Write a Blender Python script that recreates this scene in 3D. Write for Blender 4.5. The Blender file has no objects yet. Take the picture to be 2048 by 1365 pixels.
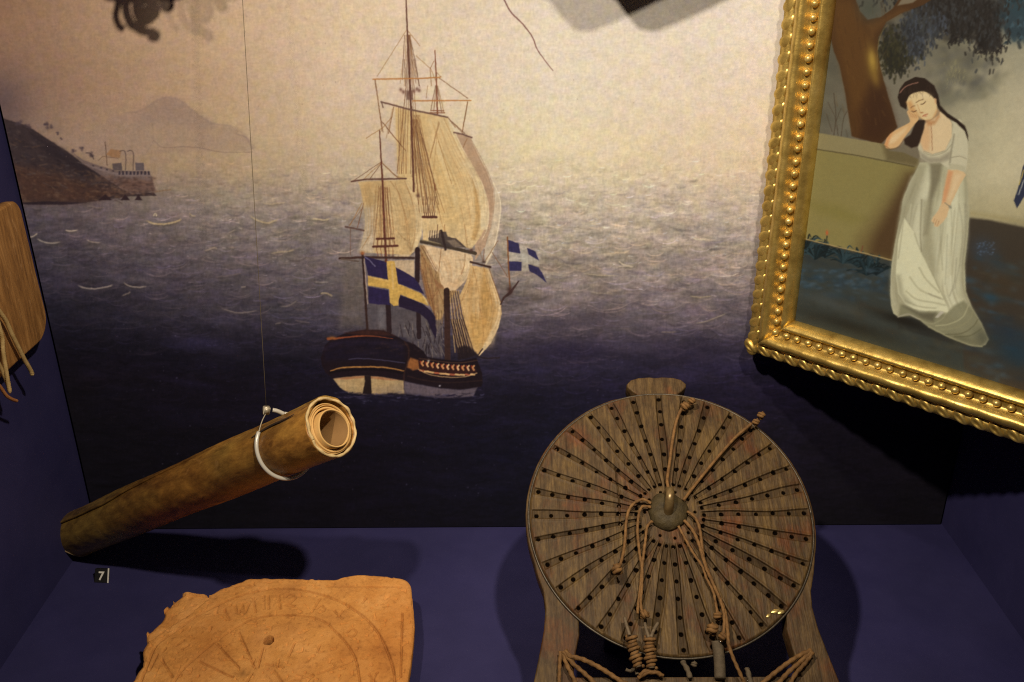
import bpy, bmesh, math, random
import numpy as np
from mathutils import Vector, Matrix

random.seed(7)
RNG = np.random.default_rng(11)
scene = bpy.context.scene
COL = scene.collection

# ------------------------------------------------------------------ camera
FPX, PITCH, YAW, ROLL = 1899.07, 0.428584, -0.0010116, -0.0064485     # focal length in photo pixels (2048 wide), angles
CAM = np.array([0.49548, -0.9259, 0.66455])
def cam_axes():
    f = np.array([math.sin(YAW)*math.cos(PITCH), math.cos(YAW)*math.cos(PITCH), -math.sin(PITCH)])
    r = np.array([math.cos(YAW), -math.sin(YAW), 0.0])
    u = np.cross(r, f)
    c, s = math.cos(ROLL), math.sin(ROLL)
    return c*r+s*u, -s*r+c*u, f
AX, AY, AF = cam_axes()
cam_data = bpy.data.cameras.new('camera')
cam = bpy.data.objects.new('camera', cam_data)
COL.objects.link(cam)
cam_data.sensor_fit = 'HORIZONTAL'
cam_data.sensor_width = 36.0
cam_data.lens = FPX/2048*36
cam_data.clip_start = 0.01
cam_data.clip_end = 50
cam.matrix_world = Matrix(((AX[0], AY[0], -AF[0], CAM[0]), (AX[1], AY[1], -AF[1], CAM[1]), (AX[2], AY[2], -AF[2], CAM[2]), (0, 0, 0, 1)))
scene.camera = cam

# ------------------------------------------------------------------ light
world = bpy.data.worlds.new('World')
scene.world = world
world.use_nodes = True
world.node_tree.nodes['Background'].inputs[0].default_value = (0.55, 0.5, 0.52, 1)
world.node_tree.nodes['Background'].inputs[1].default_value = 0.022

LAMPS = [  # the two spotlights in the top front edge of the case: position, target, power, colour, cone
    (np.array([0.66, -0.70, 1.05]), np.array([0.22, -0.06, 0.24]), 37.0, (1.0, 0.85, 0.65), 85.0),
    (np.array([0.27, -0.70, 1.05]), np.array([0.80, -0.02, 0.40]), 45.0, (1.0, 0.85, 0.66), 82.0),
]
for P, T, W, c, cone in LAMPS:
    ld = bpy.data.lights.new('case_spotlight', 'SPOT')
    ld.energy = W
    ld.color = c
    ld.spot_size = math.radians(cone)
    ld.spot_blend = 1.0
    ld.shadow_soft_size = 0.017
    lo = bpy.data.objects.new('case_spotlight', ld)
    COL.objects.link(lo)
    lo.location = P
    lo.rotation_euler = (Vector(T)-Vector(P)).to_track_quat('-Z', 'Y').to_euler()

vs = scene.view_settings
vs.view_transform = 'Standard'
vs.look = 'None'
vs.exposure = 0.0
vs.gamma = 1.0
vs.use_curve_mapping = False
scene.cycles.max_bounces = 8
scene.cycles.use_denoising = False
scene.cycles.filter_width = 1.15

def lamp_irradiance(P, n):
    """radiance (albedo 1) that the two lamps give surface points P (...,3) with normal n; rgb"""
    out = np.zeros(P.shape[:-1]+(3,))
    for L, T, W, c, cone in LAMPS:
        d = L-P
        r2 = (d*d).sum(-1)
        r = np.sqrt(r2)
        cs = np.clip((d@n)/r, 0, None)
        ax = (T-L)/np.linalg.norm(T-L)
        ca = -(d@ax)/r
        ch = math.cos(math.radians(cone/2))
        t = np.clip((ca-ch)/(1-ch), 0, 1)
        m = t*t*(3-2*t)
        out += (W*cs*m/(4*math.pi**2*r2))[..., None]*np.array(c)
    return out

# ------------------------------------------------------------------ view geometry helpers (used to measure real positions)
def px_of(P):
    d = P-CAM
    z = d@AF
    return 1024+FPX*(d@AX)/z, 682.5-FPX*(d@AY)/z
def ray(q):
    d = AF+AX*((q[0]-1024)/FPX)-AY*((q[1]-682.5)/FPX)
    return d/np.linalg.norm(d)
def hit(q, P0, n):
    d = ray(q)
    return CAM+d*(((np.asarray(P0, float)-CAM)@n)/(d@n))

# ------------------------------------------------------------------ object helpers
def link(name, me, mat=None, parent=None, smooth=True):
    o = bpy.data.objects.new(name, me)
    COL.objects.link(o)
    if mat is not None:
        me.materials.clear()
        me.materials.append(mat)
    if parent is not None:
        o.parent = parent
    if smooth:
        me.polygons.foreach_set('use_smooth', [True]*len(me.polygons))
    return o
def empty(name, loc, label, cat, group=None):
    o = bpy.data.objects.new(name, None)
    o.empty_display_size = 0.02
    COL.objects.link(o)
    o.location = loc
    o['label'] = label
    o['category'] = cat
    if group:
        o['group'] = group
    bpy.context.view_layer.update()
    return o
def tag(o, label, cat, group=None):
    o['label'] = label
    o['category'] = cat
    if group:
        o['group'] = group
    return o
def child(o, parent):
    """parent o keeping the world coordinates its mesh was modelled in"""
    o.parent = parent
    o.matrix_parent_inverse = parent.matrix_world.inverted()
    return o
def mesh_from(name, V, F):
    me = bpy.data.meshes.new(name)
    me.from_pydata([tuple(v) for v in V], [], F)
    me.update()
    return me
def grid_mesh(name, P, closed_u=False):
    """P: (nu, nv, 3) grid of points -> quad mesh (fast)"""
    nu, nv = P.shape[:2]
    me = bpy.data.meshes.new(name)
    me.vertices.add(nu*nv)
    me.vertices.foreach_set('co', P.reshape(-1).astype(np.float32))
    iu = np.arange(nu if closed_u else nu-1)
    a = (iu[:, None]*nv+np.arange(nv-1)[None, :])
    b = (((iu+1) % nu)[:, None]*nv+np.arange(nv-1)[None, :])
    q = np.stack([a, b, b+1, a+1], -1).reshape(-1, 4)
    me.loops.add(q.size)
    me.loops.foreach_set('vertex_index', q.reshape(-1).astype(np.int32))
    me.polygons.add(len(q))
    me.polygons.foreach_set('loop_start', np.arange(0, q.size, 4, dtype=np.int32))
    me.update(calc_edges=True)
    return me
def box(bm, x0, x1, y0, y1, z0, z1):
    vs_ = [bm.verts.new(p) for p in ((x0, y0, z0), (x1, y0, z0), (x1, y1, z0), (x0, y1, z0), (x0, y0, z1), (x1, y0, z1), (x1, y1, z1), (x0, y1, z1))]
    for f in ((0, 3, 2, 1), (4, 5, 6, 7), (0, 1, 5, 4), (1, 2, 6, 5), (2, 3, 7, 6), (3, 0, 4, 7)):
        bm.faces.new([vs_[i] for i in f])
def bm_mesh(bm, name):
    bmesh.ops.recalc_face_normals(bm, faces=bm.faces)
    me = bpy.data.meshes.new(name)
    bm.to_mesh(me)
    bm.free()
    return me
def spline(pts, n=8):
    """Catmull-Rom through pts"""
    p = np.asarray(pts, float)
    if len(p) < 3:
        t = np.linspace(0, 1, n+1)[:, None]
        return p[0]*(1-t)+p[-1]*t
    q = np.vstack([2*p[0]-p[1], p, 2*p[-1]-p[-2]])
    out = []
    for i in range(1, len(q)-2):
        a, b, c, d = q[i-1], q[i], q[i+1], q[i+2]
        for t in np.linspace(0, 1, n, endpoint=False):
            out.append(0.5*((2*b)+(c-a)*t+(2*a-5*b+4*c-d)*t*t+(3*b-a-3*c+d)*t**3))
    out.append(p[-1])
    return np.array(out)
def tube_points(path, rad, ns=10, twist=0.0, ply=0):
    """swept tube rings; ply > 0 gives a laid-cord cross section turning along the path"""
    path = np.asarray(path, float)
    n = len(path)
    rad = np.broadcast_to(np.asarray(rad, float), (n,))
    T = np.gradient(path, axis=0)
    T /= np.linalg.norm(T, axis=1)[:, None]+1e-12
    up = np.array([0.13, 0.21, 0.97])
    if abs(T[0]@up) > 0.9:
        up = np.array([0.9, -0.3, 0.1])
    N = np.cross(T[0], up)
    N /= np.linalg.norm(N)
    rings = []
    s = 0
    for i in range(n):
        N = N-T[i]*(N@T[i])
        N /= np.linalg.norm(N)
        B = np.cross(T[i], N)
        if i:
            s += np.linalg.norm(path[i]-path[i-1])
        a = np.linspace(0, 2*math.pi, ns, endpoint=False)
        rr = rad[i]*(1+(0.16*np.cos(ply*(a+twist*s)) if ply else 0*a))
        rings.append(path[i]+(np.cos(a)*rr)[:, None]*N+(np.sin(a)*rr)[:, None]*B)
    return np.array(rings)
class Geo:
    """collects several closed swept pieces into one mesh"""
    def __init__(self):
        self.V, self.F = [], []
    def tube(self, path, rad, ns=10, ply=0, twist=0.0):
        R = tube_points(path, rad, ns, twist, ply)
        o = len(self.V)
        n = len(R)
        for ring in R:
            self.V += [tuple(v) for v in ring]
        for i in range(n-1):
            for j in range(ns):
                k = (j+1) % ns
                self.F.append((o+i*ns+j, o+i*ns+k, o+(i+1)*ns+k, o+(i+1)*ns+j))
        self.F.append(tuple(o+j for j in reversed(range(ns))))
        self.F.append(tuple(o+(n-1)*ns+j for j in range(ns)))
        return self
    def lump(self, c, ax, n=8, m=12, bump=0.0, seed=0):
        """lumpy ellipsoid; ax = 3x3 rows of semi-axes"""
        c, ax = np.asarray(c, float), np.asarray(ax, float)
        rg = np.random.default_rng(seed)
        ph = rg.uniform(0, 6.28, 6)
        o = len(self.V)
        for i in range(n+1):
            th = math.pi*i/n
            for j in range(m):
                a = 2*math.pi*j/m
                d = np.array([math.sin(th)*math.cos(a), math.sin(th)*math.sin(a), math.cos(th)])
                k = 1+bump*(math.sin(3*d[0]*3+ph[0])+math.sin(4*d[1]*2+ph[1])+math.sin(5*d[2]*2+ph[2]))/3
                self.V.append(tuple(c+k*(d@ax)))
        for i in range(n):
            for j in range(m):
                k = (j+1) % m
                self.F.append((o+i*m+j, o+(i+1)*m+j, o+(i+1)*m+k, o+i*m+k))
        return self
    def leaf(self, c, u, w, n, n1=12, m=18, hollow=0.34):
        """carved leaf: an oval cushion hollowed in the middle, with a raised lip"""
        o = len(self.V)
        for i in range(n1+1):
            r = i/n1
            for j in range(m):
                a = 2*math.pi*j/m
                x, y = r*math.cos(a), r*math.sin(a)
                taper = 1-0.28*x
                hh = math.sqrt(max(0, 1-r**2.6))-hollow*math.exp(-((x-0.05)**2/0.30+(y+0.18)**2/0.10))
                self.V.append(tuple(c+u*x+w*y*taper+n*(hh-0.35*(1-math.sqrt(max(0, 1-r**6))))))
        for i in range(n1):
            for j in range(m):
                k = (j+1) % m
                self.F.append((o+i*m+j, o+(i+1)*m+j, o+(i+1)*m+k, o+i*m+k))
        # closed underneath
        self.F.append(tuple(o+n1*m+j for j in reversed(range(m))))
        return self
    def mesh(self, name):
        me = mesh_from(name, self.V, self.F)
        bm = bmesh.new()
        bm.from_mesh(me)
        bmesh.ops.remove_doubles(bm, verts=bm.verts, dist=1e-7)
        bmesh.ops.recalc_face_normals(bm, faces=bm.faces)
        bm.to_mesh(me)
        bm.free()
        return me

# ------------------------------------------------------------------ noise in numpy
def vnoise(x, y, seed=0):
    """smooth value noise, any array shape"""
    rg = np.random.default_rng(seed)
    tab = rg.random((256, 256))
    xi, yi = np.floor(x).astype(int), np.floor(y).astype(int)
    fx, fy = x-xi, y-yi
    fx, fy = fx*fx*(3-2*fx), fy*fy*(3-2*fy)
    g = lambda a, b: tab[a & 255, b & 255]
    return (g(xi, yi)*(1-fx)+g(xi+1, yi)*fx)*(1-fy)+(g(xi, yi+1)*(1-fx)+g(xi+1, yi+1)*fx)*fy
def fbm(x, y, seed=0, octaves=4):
    s, a, t = 0, 1.0, 0
    for k in range(octaves):
        s = s+a*vnoise(x*2**k, y*2**k, seed+k)
        t += a
        a *= 0.55
    return s/t-0.5

# ------------------------------------------------------------------ materials
def new_mat(name):
    m = bpy.data.materials.new(name)
    m.use_nodes = True
    nt = m.node_tree
    b = nt.nodes['Principled BSDF']
    return m, nt, b
def N(nt, kind, **kw):
    n = nt.nodes.new(kind)
    for k, v in kw.items():
        if isinstance(v, (int, float, tuple, list)) and k in n.inputs:
            n.inputs[k].default_value = v
        else:
            setattr(n, k, v)
    return n
def coords(nt, scale=(1, 1, 1), kind='Object', rot=(0, 0, 0)):
    tc = N(nt, 'ShaderNodeTexCoord')
    mp = N(nt, 'ShaderNodeMapping')
    mp.inputs['Scale'].default_value = scale
    mp.inputs['Rotation'].default_value = rot
    nt.links.new(tc.outputs[kind], mp.inputs['Vector'])
    return mp.outputs[0]
def noise(nt, vec, scale, detail=5, rough=0.6, dist=0.0):
    n = N(nt, 'ShaderNodeTexNoise')
    n.inputs['Scale'].default_value = scale
    n.inputs['Detail'].default_value = detail
    n.inputs['Roughness'].default_value = rough
    n.inputs['Distortion'].default_value = dist
    nt.links.new(vec, n.inputs['Vector'])
    return n.outputs['Fac']
def ramp(nt, fac, stops):
    r = N(nt, 'ShaderNodeValToRGB')
    e = r.color_ramp.elements
    while len(e) < len(stops):
        e.new(0.5)
    for i, (p, c) in enumerate(stops):
        e[i].position = p
        e[i].color = (*c, 1) if len(c) == 3 else c
    nt.links.new(fac, r.inputs[0])
    return r.outputs[0]
def mix(nt, a, b, fac, mode='MIX'):
    m = N(nt, 'ShaderNodeMix', data_type='RGBA', blend_type=mode)
    for s, v in ((6, a), (7, b), (0, fac)):
        if isinstance(v, (int, float)):
            m.inputs[s].default_value = v
        elif isinstance(v, tuple):
            m.inputs[s].default_value = (*v, 1)
        else:
            nt.links.new(v, m.inputs[s])
    return m.outputs[2]
def bump(nt, b, height, strength=0.3, dist=0.001, normal=None):
    n = N(nt, 'ShaderNodeBump')
    n.inputs['Strength'].default_value = strength
    n.inputs['Distance'].default_value = dist
    nt.links.new(height, n.inputs['Height'])
    if normal is not None:
        nt.links.new(normal, n.inputs['Normal'])
    nt.links.new(n.outputs[0], b.inputs['Normal'])
    return n.outputs[0]
def mottled(name, stops, scale=30, stretch=(1, 1, 1), rough=0.8, bump_s=0.3, bump_scale=200, bump_d=0.0006, metallic=0.0, spec=0.5, rot=(0, 0, 0), fine=None):
    m, nt, b = new_mat(name)
    v = coords(nt, stretch, rot=rot)
    f = noise(nt, v, scale, 6, 0.65, 0.2)
    c = ramp(nt, f, stops)
    if fine:
        f2 = noise(nt, v, fine, 4, 0.7)
        c = mix(nt, c, ramp(nt, f2, [(0.3, (0.45, 0.45, 0.45)), (0.7, (1.25, 1.25, 1.25))]), 0.8, 'MULTIPLY')
    nt.links.new(c, b.inputs['Base Color'])
    b.inputs['Roughness'].default_value = rough
    b.inputs['Metallic'].default_value = metallic
    b.inputs['Specular IOR Level'].default_value = spec
    bump(nt, b, noise(nt, v, bump_scale, 4, 0.7), bump_s, bump_d)
    return m

def painted_mat(name, weave=900.0, rough=0.75, spec=0.15, ws=0.12, tint=0.7):
    """a painted picture: colour attribute on the mesh, canvas weave as bump and a faint thread-by-thread tint"""
    m, nt, b = new_mat(name)
    at = N(nt, 'ShaderNodeAttribute', attribute_name='paint')
    v = coords(nt)
    f = noise(nt, v, 420, 3, 0.7)
    tint_c = ramp(nt, f, [(0.25, (0.86, 0.86, 0.87)), (0.75, (1.1, 1.09, 1.08))])
    c = mix(nt, at.outputs['Color'], tint_c, tint, 'MULTIPLY')
    nt.links.new(c, b.inputs['Base Color'])
    b.inputs['Roughness'].default_value = rough
    b.inputs['Specular IOR Level'].default_value = spec
    h = mix(nt, noise(nt, coords(nt, (1, 1, 7)), weave*0.35, 2, 0.6), noise(nt, coords(nt, (7, 7, 1)), weave*0.35, 2, 0.6), 0.5)
    h2 = mix(nt, h, noise(nt, v, 150, 5, 0.7), 0.5)
    bump(nt, b, h2, ws, 0.0006)
    return m

# ------------------------------------------------------------------ painter: draws in photo-sized picture coordinates
def lin(c):
    c = np.asarray(c, float)
    return np.where(c <= 0.04045, c/12.92, ((c+0.055)/1.055)**2.4)
def grime_shade_mesh(me, g):  # carries real dirt plus recess shade that is put into the colour
    at = me.attributes.new('grime_shade', 'FLOAT', 'POINT')
    at.data.foreach_set('value', np.clip(g, 0, 1).reshape(-1).astype(np.float32))
def grime_shade_mix(nt, c, dark):
    at = N(nt, 'ShaderNodeAttribute', attribute_name='grime_shade')
    return mix(nt, c, dark, at.outputs['Fac'])
class Canvas:
    def __init__(self, x0, y0, x1, y1):
        self.x0, self.y0 = x0, y0
        self.w, self.h = int(x1-x0), int(y1-y0)
        self.a = np.zeros((self.h, self.w, 3))
        self.X, self.Y = np.meshgrid(np.arange(self.w)+x0+0.5, np.arange(self.h)+y0+0.5)
    def win(self, xa, ya, xb, yb):
        i0, i1 = max(0, int(ya-self.y0)), min(self.h, int(yb-self.y0)+2)
        j0, j1 = max(0, int(xa-self.x0)), min(self.w, int(xb-self.x0)+2)
        if i1 <= i0 or j1 <= j0:
            return None
        return slice(i0, i1), slice(j0, j1)
    def table(self, xs, ys, cols):
        cols = np.asarray(cols, float)/255
        tmp = np.zeros((len(ys), self.w, 3))
        for i in range(len(ys)):
            for k in range(3):
                tmp[i, :, k] = np.interp(self.X[0], xs, cols[i, :, k])
        yi = np.interp(self.Y[:, 0], ys, np.arange(len(ys)))
        lo = np.clip(np.floor(yi).astype(int), 0, len(ys)-2)
        t = (yi-lo)
        t = (t*t*(3-2*t)*0.4+t*0.6)[:, None, None]
        self.a[:] = tmp[lo]*(1-t)+tmp[lo+1]*t
    def put(self, sl, m, col):
        c = np.asarray(col, float)/255
        self.a[sl] = self.a[sl]*(1-m[..., None])+c*m[..., None]
    @staticmethod
    def segdist(X, Y, p):
        d = np.full(X.shape, 1e9)
        tt = np.zeros(X.shape)
        n = len(p)-1
        for i in range(n):
            (ax, ay), (bx, by) = p[i], p[i+1]
            dx, dy = bx-ax, by-ay
            l2 = dx*dx+dy*dy+1e-9
            t = np.clip(((X-ax)*dx+(Y-ay)*dy)/l2, 0, 1)
            e = np.hypot(X-ax-t*dx, Y-ay-t*dy)
            k = e < d
            d = np.where(k, e, d)
            tt = np.where(k, (i+t)/n, tt)
        return d, tt
    def poly(self, pts, col, alpha=1.0, soft=0.7, smooth=0, tex=None):
        p = np.asarray(pts, float)
        if smooth:
            p = spline(np.vstack([p, p[:1]]), smooth)
        else:
            p = np.vstack([p, p[:1]])
        g = soft*1.5+2
        sl = self.win(p[:, 0].min()-g, p[:, 1].min()-g, p[:, 0].max()+g, p[:, 1].max()+g)
        if sl is None:
            return
        X, Y = self.X[sl], self.Y[sl]
        ins = np.zeros(X.shape, bool)
        for i in range(len(p)-1):
            (ax, ay), (bx, by) = p[i], p[i+1]
            if ay == by:
                continue
            c = ((ay > Y) != (by > Y)) & (X < (bx-ax)*(Y-ay)/(by-ay)+ax)
            ins ^= c
        d, _ = self.segdist(X, Y, p)
        sd = np.where(ins, d, -d)
        m = np.clip(0.5+sd/(2*soft), 0, 1)
        m = m*m*(3-2*m)*alpha
        if tex is not None:
            m = m*np.clip(1+tex[0]*fbm(X/tex[1], Y/tex[2], tex[3]), 0, 1)
        self.put(sl, m, col)
    def line(self, pts, w, col, alpha=1.0, smooth=0, soft=0.6, ends=0.0):
        p = np.asarray(pts, float)
        if smooth:
            p = spline(p, smooth)
        wm = max(w) if isinstance(w, (tuple, list)) else w
        g = wm+soft+2
        sl = self.win(p[:, 0].min()-g, p[:, 1].min()-g, p[:, 0].max()+g, p[:, 1].max()+g)
        if sl is None:
            return
        d, t = self.segdist(self.X[sl], self.Y[sl], p)
        ww = np.interp(t, np.linspace(0, 1, len(w)), w) if isinstance(w, (tuple, list)) else w
        m = np.clip((ww/2+soft-d)/(2*soft), 0, 1)*alpha
        if ends:
            m = m*np.clip(np.minimum(t, 1-t)/ends, 0, 1)
        # thin strokes keep their weight
        if isinstance(ww, np.ndarray):
            m = m*np.clip(ww, 0, 1)
        elif ww < 1:
            m = m*ww
        self.put(sl, m, col)
    def blob(self, c, r, col, alpha=1.0, ang=0.0, hard=1.0):
        R = max(r)*2.4
        sl = self.win(c[0]-R, c[1]-R, c[0]+R, c[1]+R)
        if sl is None:
            return
        X, Y = self.X[sl]-c[0], self.Y[sl]-c[1]
        ca, sa = math.cos(ang), math.sin(ang)
        u, v = (X*ca+Y*sa)/r[0], (-X*sa+Y*ca)/r[1]
        m = np.exp(-(u*u+v*v)**hard)*alpha
        self.put(sl, m, col)
    def finish(self, warp=1.1, ws=9.0, grain=0.06, seed=300, sea=0.0):
        """hand of the painter: wandering edges, brush and thread grain"""
        X, Y = self.X, self.Y
        dx = warp*(2.2*fbm(X/ws, Y/ws, seed, 2)+1.0*fbm(X/3.0, Y/3.0, seed+5, 1))
        dy = warp*(2.2*fbm(X/ws, Y/ws, seed+9, 2)+1.0*fbm(X/3.0, Y/3.0, seed+14, 1))
        self.a = self.sample(X+dx, Y+dy)
        g = 0.6*fbm(X/3.1, Y/8.0, seed+20, 2)+0.6*fbm(X/8.0, Y/3.1, seed+25, 2)+0.22*fbm(X/24, Y/16, seed+30, 3)
        self.a = np.clip(self.a*(1+2.0*grain*g*(1+sea*np.clip((Y-300)/160, 0, 1)))[..., None], 0, 1)
        h = fbm(X/11, Y/11, seed+40, 3)
        self.a[..., 0] *= 1+0.6*grain*h
        self.a[..., 2] *= 1-0.9*grain*h
    def sample(self, x, y):
        """bilinear, clamped"""
        u = np.clip(x-self.x0-0.5, 0, self.w-1.001)
        v = np.clip(y-self.y0-0.5, 0, self.h-1.001)
        i, j = v.astype(int), u.astype(int)
        fv, fu = (v-i)[..., None], (u-j)[..., None]
        a = self.a
        return (a[i, j]*(1-fu)+a[i, j+1]*fu)*(1-fv)+(a[i+1, j]*(1-fu)+a[i+1, j+1]*fu)*fv
def zm(ox, oy, s):
    return lambda pts: [(ox+x/s, oy+y/s) for x, y in pts]
def paint_mesh(me, alb):
    at = me.color_attributes.new('paint', 'FLOAT_COLOR', 'POINT')
    c = np.ones((len(alb), 4), np.float32)
    c[:, :3] = alb
    at.data.foreach_set('color', c.reshape(-1))

# ================================================================== STRUCTURE: the display case
M_case = mottled('case_paint', [(0.3, (0.0235, 0.0220, 0.086)), (0.7, (0.028, 0.026, 0.097))], 12, rough=0.72, bump_s=0.15, bump_scale=500, bump_d=0.0003, spec=0.3)
def weather_case():
    nt = M_case.node_tree
    b = nt.nodes['Principled BSDF']
    src = b.inputs['Base Color'].links[0].from_socket
    v = coords(nt)
    c = mix(nt, src, ramp(nt, noise(nt, v, 6, 5, 0.7), [(0.3, (0.86, 0.86, 0.88)), (0.7, (1.12, 1.11, 1.08))]), 1.0, 'MULTIPLY')
    c = mix(nt, c, ramp(nt, noise(nt, v, 420, 2, 0.5), [(0.735, (0, 0, 0)), (0.78, (0.030, 0.028, 0.030))]), 0.8, 'ADD')
    nt.links.new(c, b.inputs['Base Color'])
    nt.links.new(ramp(nt, noise(nt, v, 9, 5, 0.7), [(0.3, (0.58, 0.58, 0.58)), (0.7, (0.82, 0.82, 0.82))]), b.inputs['Roughness'])
weather_case()
def slab(name, x0, x1, y0, y1, z0, z1, mat):
    bm = bmesh.new()
    box(bm, x0, x1, y0, y1, z0, z1)
    o = link(name, bm_mesh(bm, name), mat, smooth=False)
    o['kind'] = 'structure'
    return o
slab('floor', -0.02, 1.02, -0.66, 0.03, -0.02, 0.0, M_case)
slab('wall_left', -0.02, 0.0, -0.66, 0.03, 0.0, 1.0, M_case)
slab('wall_right', 1.0, 1.02, -0.66, 0.03, 0.0, 1.0, M_case)
slab('wall_back', 0.0, 1.0, 0.008, 0.03, 0.0, 1.0, M_case)

# ================================================================== MURAL
def paint_mural():
    cv = Canvas(-70, -150, 2070, 1095)
    xs = [-60, 150, 450, 700, 1100, 1500, 2060]
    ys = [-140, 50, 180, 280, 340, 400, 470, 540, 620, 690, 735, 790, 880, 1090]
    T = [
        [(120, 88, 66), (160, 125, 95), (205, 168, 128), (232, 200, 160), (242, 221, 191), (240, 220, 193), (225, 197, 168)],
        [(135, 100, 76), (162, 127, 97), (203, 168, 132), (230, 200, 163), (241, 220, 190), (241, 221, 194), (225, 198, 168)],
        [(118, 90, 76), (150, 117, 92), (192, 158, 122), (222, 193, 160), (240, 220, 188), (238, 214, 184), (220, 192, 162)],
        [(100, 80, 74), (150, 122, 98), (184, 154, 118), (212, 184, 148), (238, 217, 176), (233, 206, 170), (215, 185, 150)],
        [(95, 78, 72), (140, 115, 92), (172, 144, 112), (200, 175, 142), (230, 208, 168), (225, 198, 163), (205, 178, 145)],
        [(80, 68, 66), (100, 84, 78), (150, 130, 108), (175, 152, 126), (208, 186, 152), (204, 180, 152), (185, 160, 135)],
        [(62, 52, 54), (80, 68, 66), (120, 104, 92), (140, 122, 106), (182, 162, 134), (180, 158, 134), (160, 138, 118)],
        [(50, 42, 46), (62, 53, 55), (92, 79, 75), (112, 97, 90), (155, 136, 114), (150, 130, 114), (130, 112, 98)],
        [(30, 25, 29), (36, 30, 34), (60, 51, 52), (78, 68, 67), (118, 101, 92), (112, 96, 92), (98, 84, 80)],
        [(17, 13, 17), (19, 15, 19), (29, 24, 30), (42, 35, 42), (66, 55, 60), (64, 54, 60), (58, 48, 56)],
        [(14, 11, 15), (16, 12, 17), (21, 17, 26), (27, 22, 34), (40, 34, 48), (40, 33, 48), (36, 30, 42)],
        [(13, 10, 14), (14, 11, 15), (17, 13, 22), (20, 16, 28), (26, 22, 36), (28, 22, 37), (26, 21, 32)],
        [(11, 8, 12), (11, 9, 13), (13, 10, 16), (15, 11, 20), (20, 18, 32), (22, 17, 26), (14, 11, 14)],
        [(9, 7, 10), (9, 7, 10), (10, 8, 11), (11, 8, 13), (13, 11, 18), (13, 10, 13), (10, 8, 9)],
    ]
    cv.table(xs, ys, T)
    X, Y = cv.X, cv.Y
    # mottled paint of sky and sea
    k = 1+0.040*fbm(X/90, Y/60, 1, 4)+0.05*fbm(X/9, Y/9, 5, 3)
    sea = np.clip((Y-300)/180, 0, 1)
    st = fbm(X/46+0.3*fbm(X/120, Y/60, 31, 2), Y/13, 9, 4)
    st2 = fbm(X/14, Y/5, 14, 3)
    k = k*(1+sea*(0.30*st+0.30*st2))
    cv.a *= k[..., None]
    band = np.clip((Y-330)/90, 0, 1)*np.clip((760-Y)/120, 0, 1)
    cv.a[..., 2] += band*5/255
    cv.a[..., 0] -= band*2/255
    # warm and violet flecks
    fl = fbm(X/16, Y/14, 21, 3)
    cv.a[..., 2] *= 1+0.09*fl+0.10*sea*fbm(X/30, Y/14, 24, 3)
    cv.a[..., 1] *= 1-0.03*fl
    cv.a[..., 0] *= 1-0.05*sea*fbm(X/40, Y/18, 27, 3)

    R3 = zm(0, 180, 3.251)
    # distant mountain
    mt = R3([(380, 330), (560, 270), (700, 200), (820, 150), (900, 140), (960, 110), (1010, 75), (1080, 50), (1150, 60), (1200, 90), (1260, 140), (1330, 190), (1390, 220), (1500, 235), (1560, 260), (1620, 320), (1640, 395), (1300, 400), (900, 420), (560, 420)])
    cv.poly(mt, (150, 122, 104), 0.42, 4.0, 3)
    cv.poly(R3([(900, 150), (1010, 75), (1080, 50), (1150, 60), (1260, 140), (1390, 220), (1300, 260), (1100, 200), (980, 230), (880, 260)]), (128, 104, 96), 0.25, 14, 3)
    cv.line(R3([(820, 150), (900, 140), (960, 110), (1010, 75), (1080, 50), (1150, 60), (1200, 90), (1260, 140), (1330, 190), (1390, 220), (1500, 235)]), 2.5, (124, 101, 94), 0.32, 4, 2)
    cv.line(R3([(1000, 330), (1060, 375), (1180, 370), (1300, 378), (1440, 405), (1640, 405)]), 1.3, (125, 100, 85), 0.7, 5)
    cv.line(R3([(990, 220), (995, 330), (950, 410)]), 1.0, (130, 105, 90), 0.4, 4)
    cv.line(R3([(1540, 290), (1600, 310), (1640, 380)]), 2.0, (128, 105, 95), 0.5, 4, 1.5)
    # headland
    cv.blob((5, 205), (50, 55), (88, 70, 68), 0.7)
    hd = R3([(-200, 120), (0, 175), (60, 200), (170, 230), (250, 280), (340, 340), (450, 410), (540, 480), (640, 520), (720, 585), (780, 640), (850, 672), (1000, 668), (1020, 690), (850, 692), (560, 733), (130, 742), (-200, 760)])
    cv.poly(hd, (56, 44, 43), 1, 1.4)
    cv.poly(R3([(60, 480), (250, 520), (600, 620), (800, 670), (560, 730), (130, 735)]), (72, 48, 38), 0.75, 14)
    cv.poly(R3([(200, 280), (420, 400), (640, 540), (560, 560), (300, 420)]), (40, 32, 35), 0.7, 10)
    for i in range(150):
        x = random.uniform(0, 780)
        y = 260+x*0.52+random.uniform(0, 420)*(1-x/900)
        if y > 720:
            continue
        c = random.choice([(92, 66, 48), (40, 32, 34), (105, 80, 62), (66, 50, 45), (80, 70, 66)])
        q = R3([(x, y)])[0]
        cv.line([q, (q[0]+random.uniform(4, 16), q[1]+random.uniform(-4, 7))], random.uniform(1, 3), c, 0.45, soft=1.2)
    hp = np.array(hd)
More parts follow.
